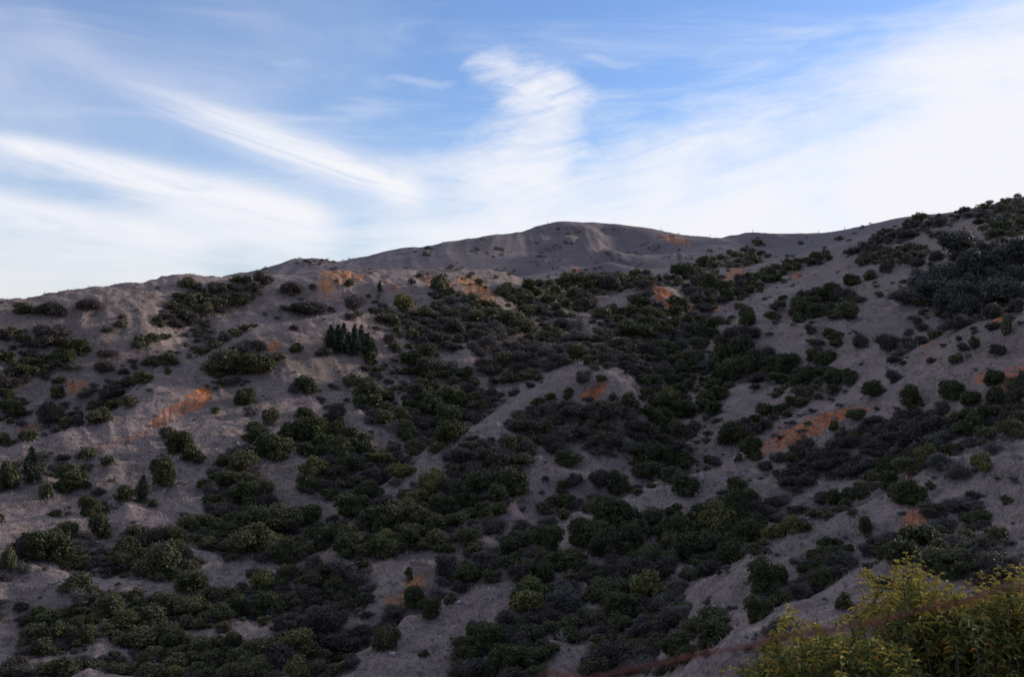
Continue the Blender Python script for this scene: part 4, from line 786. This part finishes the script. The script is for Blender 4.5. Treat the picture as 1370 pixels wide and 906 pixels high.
# ------------------------------------------------------------------ leafy bush and the cane close to the camera
def bush_mat(name, yellower, greener):
    m, nt, b = new_mat(name); x = NX(nt); at = x.n('ShaderNodeAttribute', attribute_name='yellower').outputs['Fac']; hue = x.n('ShaderNodeAttribute', attribute_name='tint').outputs['Fac']
    c = x.mix(at, greener, yellower); c = x.mix(x.ramp(hue, .92, .97), c, (.34,.17,.035)); c = x.mix(x.ramp(hue, .0, .35, .45, 0), c, (.035,.062,.020))
    nt.links.new(c, b.inputs['Base Color']); b.inputs['Roughness'].default_value = .68; b.inputs['Specular IOR Level'].default_value = .18
    t = x.n('ShaderNodeBsdfTranslucent'); nt.links.new(c, t.inputs[0]); mx = x.n('ShaderNodeMixShader'); mx.inputs[0].default_value = .22
    nt.links.new(b.outputs[0], mx.inputs[1]); nt.links.new(t.outputs[0], mx.inputs[2]); nt.links.new(mx.outputs[0], nt.nodes['Material Output'].inputs[0])
    return m
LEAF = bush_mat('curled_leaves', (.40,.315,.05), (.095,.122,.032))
def curled_leaves(P, T, L, rs):
    """folded, drooping leaves: base P, direction T, length L"""
    n = len(P); T = T / np.linalg.norm(T, axis=1)[:, None]; S = np.cross(T, [0, 0, 1.0]) + rs.normal(size=(n, 3)) * .35; S -= (S * T).sum(1)[:, None] * T; S /= np.linalg.norm(S, axis=1)[:, None]
    Nn = np.cross(S, T); Nn *= np.sign(Nn[:, 2:3] + 1e-6); rows = []
    for s, wd, dr in ((0, .03, 0), (.25, .85, .01), (.55, 1.0, -.09), (.82, .6, -.26), (1.0, .03, -.42)):
        c = P + T * (L * s)[:, None] + np.array([0, 0, 1]) * (L * dr)[:, None]; w = (L * .17 * wd)[:, None]; up = Nn * w * 1.05
        rows.append((c + S * w + up, c, c - S * w + up))
    V = np.stack([np.stack(r, 1) for r in rows], 1).reshape(-1, 3)
    base = np.arange(n)[:, None, None] * 15; q = np.array([(i * 3 + j, i * 3 + j + 1, i * 3 + j + 4, i * 3 + j + 3) for i in range(4) for j in range(2)])
    return V, (base + q[None]).reshape(-1, 4)
def near_bush(name, label, bx, by, tips, fill, nfill, d0, d1, seed):
    rs = np.random.RandomState(seed); g = float(height(np.array([bx]), np.array([by]))[0]); base = np.array([bx, by, g]); root = link(name, None); root.location = base
    st = Tubes(); LP = []; LT = []; LY = []; LL = []
    L = [(x, y, rs.uniform(d0, d1 - .6), 1.0) for x, y in tips]
    xs = [p[0] for p in fill]; ys = [p[1] for p in fill]; k = 0
    while k < nfill:
        x = rs.uniform(min(xs), max(xs)); y = rs.uniform(min(ys), max(ys))
        if inpoly(np.array([x]), np.array([y]), fill)[0]: L.append((x, y, rs.uniform(d0, d1), .4)); k += 1
    for x, y, d, yel in L:
        tip = np.array(P3(x, y, d)); top = yel == 1.0; ln = rs.uniform(.55, .95) if top else rs.uniform(.4, .7)
        dr = np.array([rs.normal() * .5, rs.normal() * .5, 1.0]); dr /= np.linalg.norm(dr); s0 = tip - dr * ln
        mid = (s0 + tip) / 2 + rs.normal(size=3) * .04; j = base + (s0 - base) * rs.uniform(.25, .6); j[2] = base[2] + (s0[2] - base[2]) * rs.uniform(.35, .7)
        st.tube([base + rs.normal(size=3) * [.25, .25, 0] - [0, 0, .2], (base + j) / 2 + rs.normal(size=3) * .08, j, s0, mid, tip], [.020, .016, .011, .008, .005, .002], 5)
        m = rs.randint(32, 46); s = np.sort(rs.uniform(.05, 1.02, m)); Pp = np.where((s < .5)[:, None], s0 + (mid - s0) * (s * 2)[:, None], mid + (tip - mid) * (s * 2 - 1)[:, None])
        az = np.arange(m) * 2.4 + rs.uniform(0, 6); T = np.c_[np.cos(az), np.sin(az), rs.uniform(-.45, .45, m)] * [1, 1, 1] + dr * (.25 + .5 * s ** 3)[:, None]
        LP.append(Pp); LT.append(T); LL.append(rs.uniform(.062, .112, m) * (1.1 - .4 * s ** 4)); LY.append(np.clip((yel * (.25 + .75 * s)) + rs.normal(size=m) * .12 - (0 if top else .15), 0, 1))  # leaf colour goes from green to yellow towards the tips of the top shoots
    P = np.concatenate(LP); V, Q = curled_leaves(P, np.concatenate(LT), np.concatenate(LL), rs)
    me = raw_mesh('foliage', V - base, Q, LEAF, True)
    for nm, a in (('yellower', np.concatenate(LY)), ('tint', rs.rand(len(P)))):
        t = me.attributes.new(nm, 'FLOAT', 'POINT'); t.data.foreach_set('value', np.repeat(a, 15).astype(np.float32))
    link('foliage', me, root); sm = st.mesh('stems', M['twig']); sm.vertices.foreach_set('co', (np.concatenate(st.V) - base).astype(np.float32).ravel()); link('stems', sm, root)
    tag(root, label, 'bush', 'leafy bushes in the foreground'); return root
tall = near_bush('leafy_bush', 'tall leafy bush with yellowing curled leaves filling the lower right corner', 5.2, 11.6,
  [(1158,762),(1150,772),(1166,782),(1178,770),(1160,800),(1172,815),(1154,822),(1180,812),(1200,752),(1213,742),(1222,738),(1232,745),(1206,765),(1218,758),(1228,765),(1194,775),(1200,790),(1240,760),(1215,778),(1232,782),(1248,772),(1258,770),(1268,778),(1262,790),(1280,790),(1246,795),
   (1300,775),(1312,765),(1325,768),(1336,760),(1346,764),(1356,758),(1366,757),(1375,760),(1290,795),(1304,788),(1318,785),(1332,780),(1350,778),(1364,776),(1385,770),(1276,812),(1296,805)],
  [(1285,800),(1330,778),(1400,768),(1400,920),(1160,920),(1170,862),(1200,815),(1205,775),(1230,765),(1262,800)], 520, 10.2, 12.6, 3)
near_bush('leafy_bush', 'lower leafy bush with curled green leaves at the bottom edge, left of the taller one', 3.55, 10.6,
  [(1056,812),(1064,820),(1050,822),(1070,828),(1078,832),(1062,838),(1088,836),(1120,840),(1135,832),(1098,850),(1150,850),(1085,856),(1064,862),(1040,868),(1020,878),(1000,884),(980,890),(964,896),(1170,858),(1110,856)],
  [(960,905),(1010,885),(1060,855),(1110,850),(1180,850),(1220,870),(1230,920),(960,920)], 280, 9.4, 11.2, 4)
def dead_spray():
    rs = np.random.RandomState(8); c = np.array(P3(1228, 862, 11.0)); b = np.array(tall.location); o = c - b; t = Tubes(); P = []; T = []; t.tube([(0, 0, -.1), o * [.4, .4, .5], o], [.018, .014, .009], 5)
    for i in range(9):
        e = np.array([rs.normal() * .22 - .1, rs.normal() * .2, rs.uniform(.02, .3)]); t.tube([o, o + e * .5 + rs.normal(size=3) * .03, o + e], [.009, .007, .004], 4)
        for s in np.linspace(.3, 1, 9): P.append(o + e * s); T.append(rs.normal(size=3) * .5 + [0, 0, -.9])
    V, Q = curled_leaves(np.array(P), np.array(T), np.full(len(P), .085), rs); m = bark_mat('withered_leaf', (.20,.11,.075), (.30,.18,.13), 12)
    tag(link('withered_leaves', raw_mesh('withered_leaves', V, Q, m, True), tall), 'pinkish brown withered leaves'); link('dry_branch', t.mesh('dry_branch', M['twig']), tall)
dead_spray()
def cane():
    pt = [(-.75, 1.9, -2.55), (-.45, 1.75, -1.6), (-.15, 1.6, -.86), *[P3(x, y, d) for x, y, d in ((700,928,1.50),(780,910,1.46),(850,896,1.43),(920,880,1.40),(1000,865,1.37),(1060,850,1.34),(1120,842,1.31),(1180,830,1.28),(1240,815,1.25),(1300,803,1.22),(1380,785,1.18))], (.78, 1.08, -.27), (1.0, .95, -.5), (1.12, .85, -1.3), (1.15, .8, -2.1)]
    pt = np.array(pt); s = np.linspace(0, len(pt) - 1, 140); i = np.clip(s.astype(int), 0, len(pt) - 2); f = (s - i)[:, None]
    g = lambda k: pt[np.clip(k, 0, len(pt) - 1)]
    a, b, c, d = g(i - 1), g(i), g(i + 1), g(i + 2); P = .5 * (2 * b + (c - a) * f + (2 * a - 5 * b + 4 * c - d) * f ** 2 + (3 * b - a - 3 * c + d) * f ** 3)
    rs = np.random.RandomState(2); r = .0022 * (1 + .35 * np.sin(np.arange(140) * .9) * rs.rand(140)); t = Tubes(); t.tube(P, r, 7)
    for k in range(6, 134, 2):
        e = P[k] + rs.normal(size=3) * .006; t.tube([P[k], (P[k] + e) / 2, e], [.0016, .001, .0004], 4)
    tag(link('bramble_cane', t.mesh('bramble_cane', M['cane'])), 'thin rust red cane, out of focus, arching across the lower right foreground', 'cane')
cane()
# ------------------------------------------------------------------ sky, sun and camera
SUN_AZ, SUN_EL = R(62), R(15)        # measured clockwise from the viewing direction: the sun stands low behind the bright cloud bank, out of view to the right
sc = bpy.context.scene
def build_sky():
    w = bpy.data.worlds.new('World'); sc.world = w; w.use_nodes = True; nt = w.node_tree; x = NX(nt); bg = nt.nodes['Background']
    sky = x.n('ShaderNodeTexSky', sky_type='NISHITA'); sky.sun_disc = False; sky.sun_elevation = SUN_EL; sky.sun_rotation = SUN_AZ
    sky.air_density = 1.0; sky.dust_density = .6; sky.ozone_density = 2.0; sky.altitude = 100
    tc = x.n('ShaderNodeTexCoord').outputs['Generated']; sp = x.n('ShaderNodeSeparateXYZ'); nt.links.new(tc, sp.inputs[0]); X, Y, Z = sp.outputs
    U = x.mul(x.m('ARCTAN2', X, Y), F); V = x.mul(x.m('ARCSINE', Z), F)      # bearing and altitude on the sky dome
    def dome(px, py):
        a = (px - CX) / F; b = (CY - py) / F; return math.atan(a) * F, math.atan(b / math.sqrt(1 + a * a)) * F
    vec = x.xyz(x.mul(U, .001), x.mul(V, .001), 0.0)
    wv = x.noise(vec, 3.0, 3); wv2 = x.noise(x.xyz(x.mul(U, .001), x.mul(V, .001), 3.0), 3.0, 3)
    Uw = x.add(U, x.mul(x.sub(wv, .5), 190)); Vw = x.add(V, x.mul(x.sub(wv2, .5), 120))
    wisp = x.noise(x.xyz(x.mul(U, .0022), x.mul(V, .013), 1.0), 1.0, 6, .62, .7)            # level wisps
    fine = x.noise(x.xyz(x.mul(U, .008), x.mul(V, .017), 5.0), 1.0, 6, .66, .9)
    fib = x.noise(x.xyz(x.mul(x.add(U, x.mul(V, .5)), .005), x.mul(x.sub(V, x.mul(U, .25)), .030), 7.0), 1.0, 6, .7, 1.0)
    soft = x.noise(x.xyz(x.mul(U, .0035), x.mul(V, .006), 9.0), 1.0, 4, .55, .3)
    # white bank over the hills: its upper edge as a curve along the bearing
    fc = x.n('ShaderNodeFloatCurve'); x.put(fc.inputs[1], x.m('MULTIPLY_ADD', U, 1 / 1600, .5, clamp=True))
    edge = [(-200,310),(0,318),(200,335),(400,338),(520,312),(640,285),(700,270),(790,268),(880,250),(960,232),(1050,215),(1130,190),(1200,158),(1280,118),(1370,78),(1500,30)]
    cp = fc.mapping.curves[0].points; q = [(dome(a, b)[0] / 1600 + .5, dome(a, b)[1] / 700) for a, b in edge]
    cp[0].location = (0, .12); cp[1].location = (1, .55)
    for a, b in q: cp.new(a, b)
    fc.mapping.update()
    ev = x.add(x.mul(fc.outputs[0], 700), x.ramp(U, 60, 500, 0.0, 50.0))
    dd = x.add(x.sub(ev, V), x.add(x.mul(x.sub(soft, .5), 230), x.add(x.mul(x.sub(wisp, .5), 170), x.mul(x.sub(fib, .5), 120))))
    right = x.ramp(U, -420, 120)
    bank = x.mul(x.ramp(dd, -120, 105), x.add(.62, x.mul(right, .42)))
    bank = x.mul(bank, x.ramp(soft, .20, .48, .72, 1.0))
    mask = bank
    def over(a, b): return x.sub(1.0, x.mul(x.sub(1.0, a), x.sub(1.0, b)))
    def streak(p0, p1, w0, w1, amt, asym=1.0, fade=(.0, .35, .85, 1.04), bend=0.0):
        (u0, v0), (u1, v1) = dome(*p0), dome(*p1); L = hypot(u1 - u0, v1 - v0); ca, sa = (u1 - u0) / L, (v1 - v0) / L
        du = x.sub(U, u0); dv = x.sub(V, v0); p = x.add(x.mul(du, ca / L), x.mul(dv, sa / L))
        q = x.add(x.mul(du, -sa), x.mul(dv, ca))
        tex = x.noise(x.xyz(x.mul(p, L * .0035), x.mul(q, .030), p0[0] * .01), 1.0, 6, .65, .8)
        q = x.add(q, x.add(x.mul(x.sub(tex, .5), 22), x.mul(x.mul(p, x.sub(1.0, p)), bend)))
        wd = x.m('MULTIPLY_ADD', p, w1 - w0, w0); wd = x.m('MAXIMUM', wd, 3)
        t = x.m('DIVIDE', q, wd); t = x.m('MULTIPLY', t, x.ramp(q, -4, 4, 1 / asym, 1.0)); g = x.m('POWER', 2.718, x.mul(x.mul(t, t), -1.0))
        al = x.mul(x.ramp(p, fade[0], fade[1]), x.ramp(p, fade[3], fade[2]))
        return x.mul(x.mul(g, al), x.mul(x.ramp(tex, .26, .60, .5, 1.15), amt))
    mask = over(mask, streak((-60,176), (470,305), 9, 30, .95, 1.9, (-.1, .2, .86, 1.03), -34))
    mask = over(mask, streak((90,85), (600,275), 9, 31, 1.0, 1.3, (.0, .5, .85, 1.02), -30))
    mask = over(mask, streak((120,232), (460,345), 8, 26, .5, 2.0, (.0, .4, .8, 1.0)))
    mask = over(mask, streak((-40,262), (330,332), 14, 26, .75, 2.2, (-.1, .1, .7, 1.0)))
    mask = over(mask, streak((470,195), (760,250), 12, 26, .55, 1.2, (.0, .6, .9, 1.1)))
    mask = over(mask, streak((-30,40), (420,150), 24, 40, .22, 1.0, (.0, .3, .7, 1.0)))
    def puff(px, py, rx, ry, amt):
        u, v = dome(px, py); a = x.m('DIVIDE', x.sub(Uw, u), rx); b = x.m('DIVIDE', x.sub(Vw, v), ry)
        r = x.add(x.add(x.mul(a, a), x.mul(b, b)), x.add(x.mul(x.sub(fine, .5), 5.5), x.mul(x.sub(wisp, .5), 1.8))); return x.mul(x.mul(x.ramp(r, 2.2, -1.2), x.ramp(x.add(x.mul(fine, .5), x.mul(fib, .5)), .36, .58, .22, 1.25)), amt)
    for a in ((645,80,40,14,.75),(682,102,50,20,.85),(728,122,54,26,.85),(738,150,52,34,.9),(715,185,70,40,.75),(690,218,90,46,.6),(700,250,110,40,.6),(820,235,90,40,.35),(890,200,60,30,.3),(960,180,80,40,.3),(640,205,80,20,.5),(560,215,70,14,.35),
              (1042,148,34,12,.6),(1035,128,44,16,.35),(1030,178,44,24,.4),(930,130,36,16,.35),(940,195,60,34,.5),(900,215,50,30,.4),(560,103,34,6,.35),(820,78,40,5,.35),(1120,150,60,22,.35)):
        mask = over(mask, puff(*a))
    mask = over(mask, x.mul(x.ramp(U, 100, -640), x.ramp(soft, .3, .7, .10, .34)))
    veil = x.mul(x.ramp(wisp, .46, .80), x.ramp(V, 470, 120, .26, .55))
    mask = over(mask, veil)
    # broken cloud added over the unseen rest of the sky to light the ground
    fill_deck = x.mul(x.ramp(x.noise(tc, 2.2, 4, .6, .4), .31, .55), .80)
    away = x.sub(1.0, x.mul(x.ramp(Y, .15, .62), x.ramp(Z, .62, .36)))
    mask = over(mask, x.mul(x.mul(fill_deck, away), x.ramp(Y, -.35, .35, .10, 1.0)))
    low = x.ramp(V, 210, 20)
    cl = x.mix(low, (9.1,9.15,9.7), (9.0,8.9,9.3))
    col = x.mix(x.m('MINIMUM', mask, 1.0), x.mix(1.0, sky.outputs[0], sky.outputs[0]), cl)
    tint = x.n('ShaderNodeMix', data_type='RGBA', blend_type='MULTIPLY'); tint.inputs[0].default_value = 1.0
    nt.links.new(sky.outputs[0], tint.inputs[6]); tint.inputs[7].default_value = (*SKY_TINT, 1)
    col = x.mix(x.m('MINIMUM', mask, 1.0), tint.outputs[2], cl)
    nt.links.new(col, bg.inputs[0]); bg.inputs[1].default_value = .10
SKY_TINT = (1.22, 1.40, 1.88)
build_sky()
sun = bpy.data.lights.new('sun', 'SUN'); sun.energy = 4.6; sun.angle = R(8); sun.color = (1.0, .87, .75)
so = link('sun', sun); dirv = Vector((sin(SUN_AZ) * cos(SUN_EL), cos(SUN_AZ) * cos(SUN_EL), sin(SUN_EL)))
so.rotation_euler = dirv.to_track_quat('Z', 'Y').to_euler(); so.location = (60, -60, 80)
cam = bpy.data.cameras.new('camera'); co = link('camera', cam); co.location = (0, 0, 0); co.rotation_euler = (R(90), 0, 0)
cam.sensor_width = 36; cam.lens = 36 * F / 1370; cam.clip_start = .05; cam.clip_end = 20000
cam.dof.use_dof = True; cam.dof.focus_distance = 170; cam.dof.aperture_fstop = cam.lens / 9.5
sc.camera = co
sc.render.engine = 'CYCLES'; sc.cycles.max_bounces = 5; sc.cycles.diffuse_bounces = 3; sc.cycles.transmission_bounces = 3; sc.cycles.use_denoising = True
sc.view_settings.view_transform = 'Standard'; sc.view_settings.look = 'None'; sc.view_settings.exposure = 0; sc.view_settings.gamma = 1
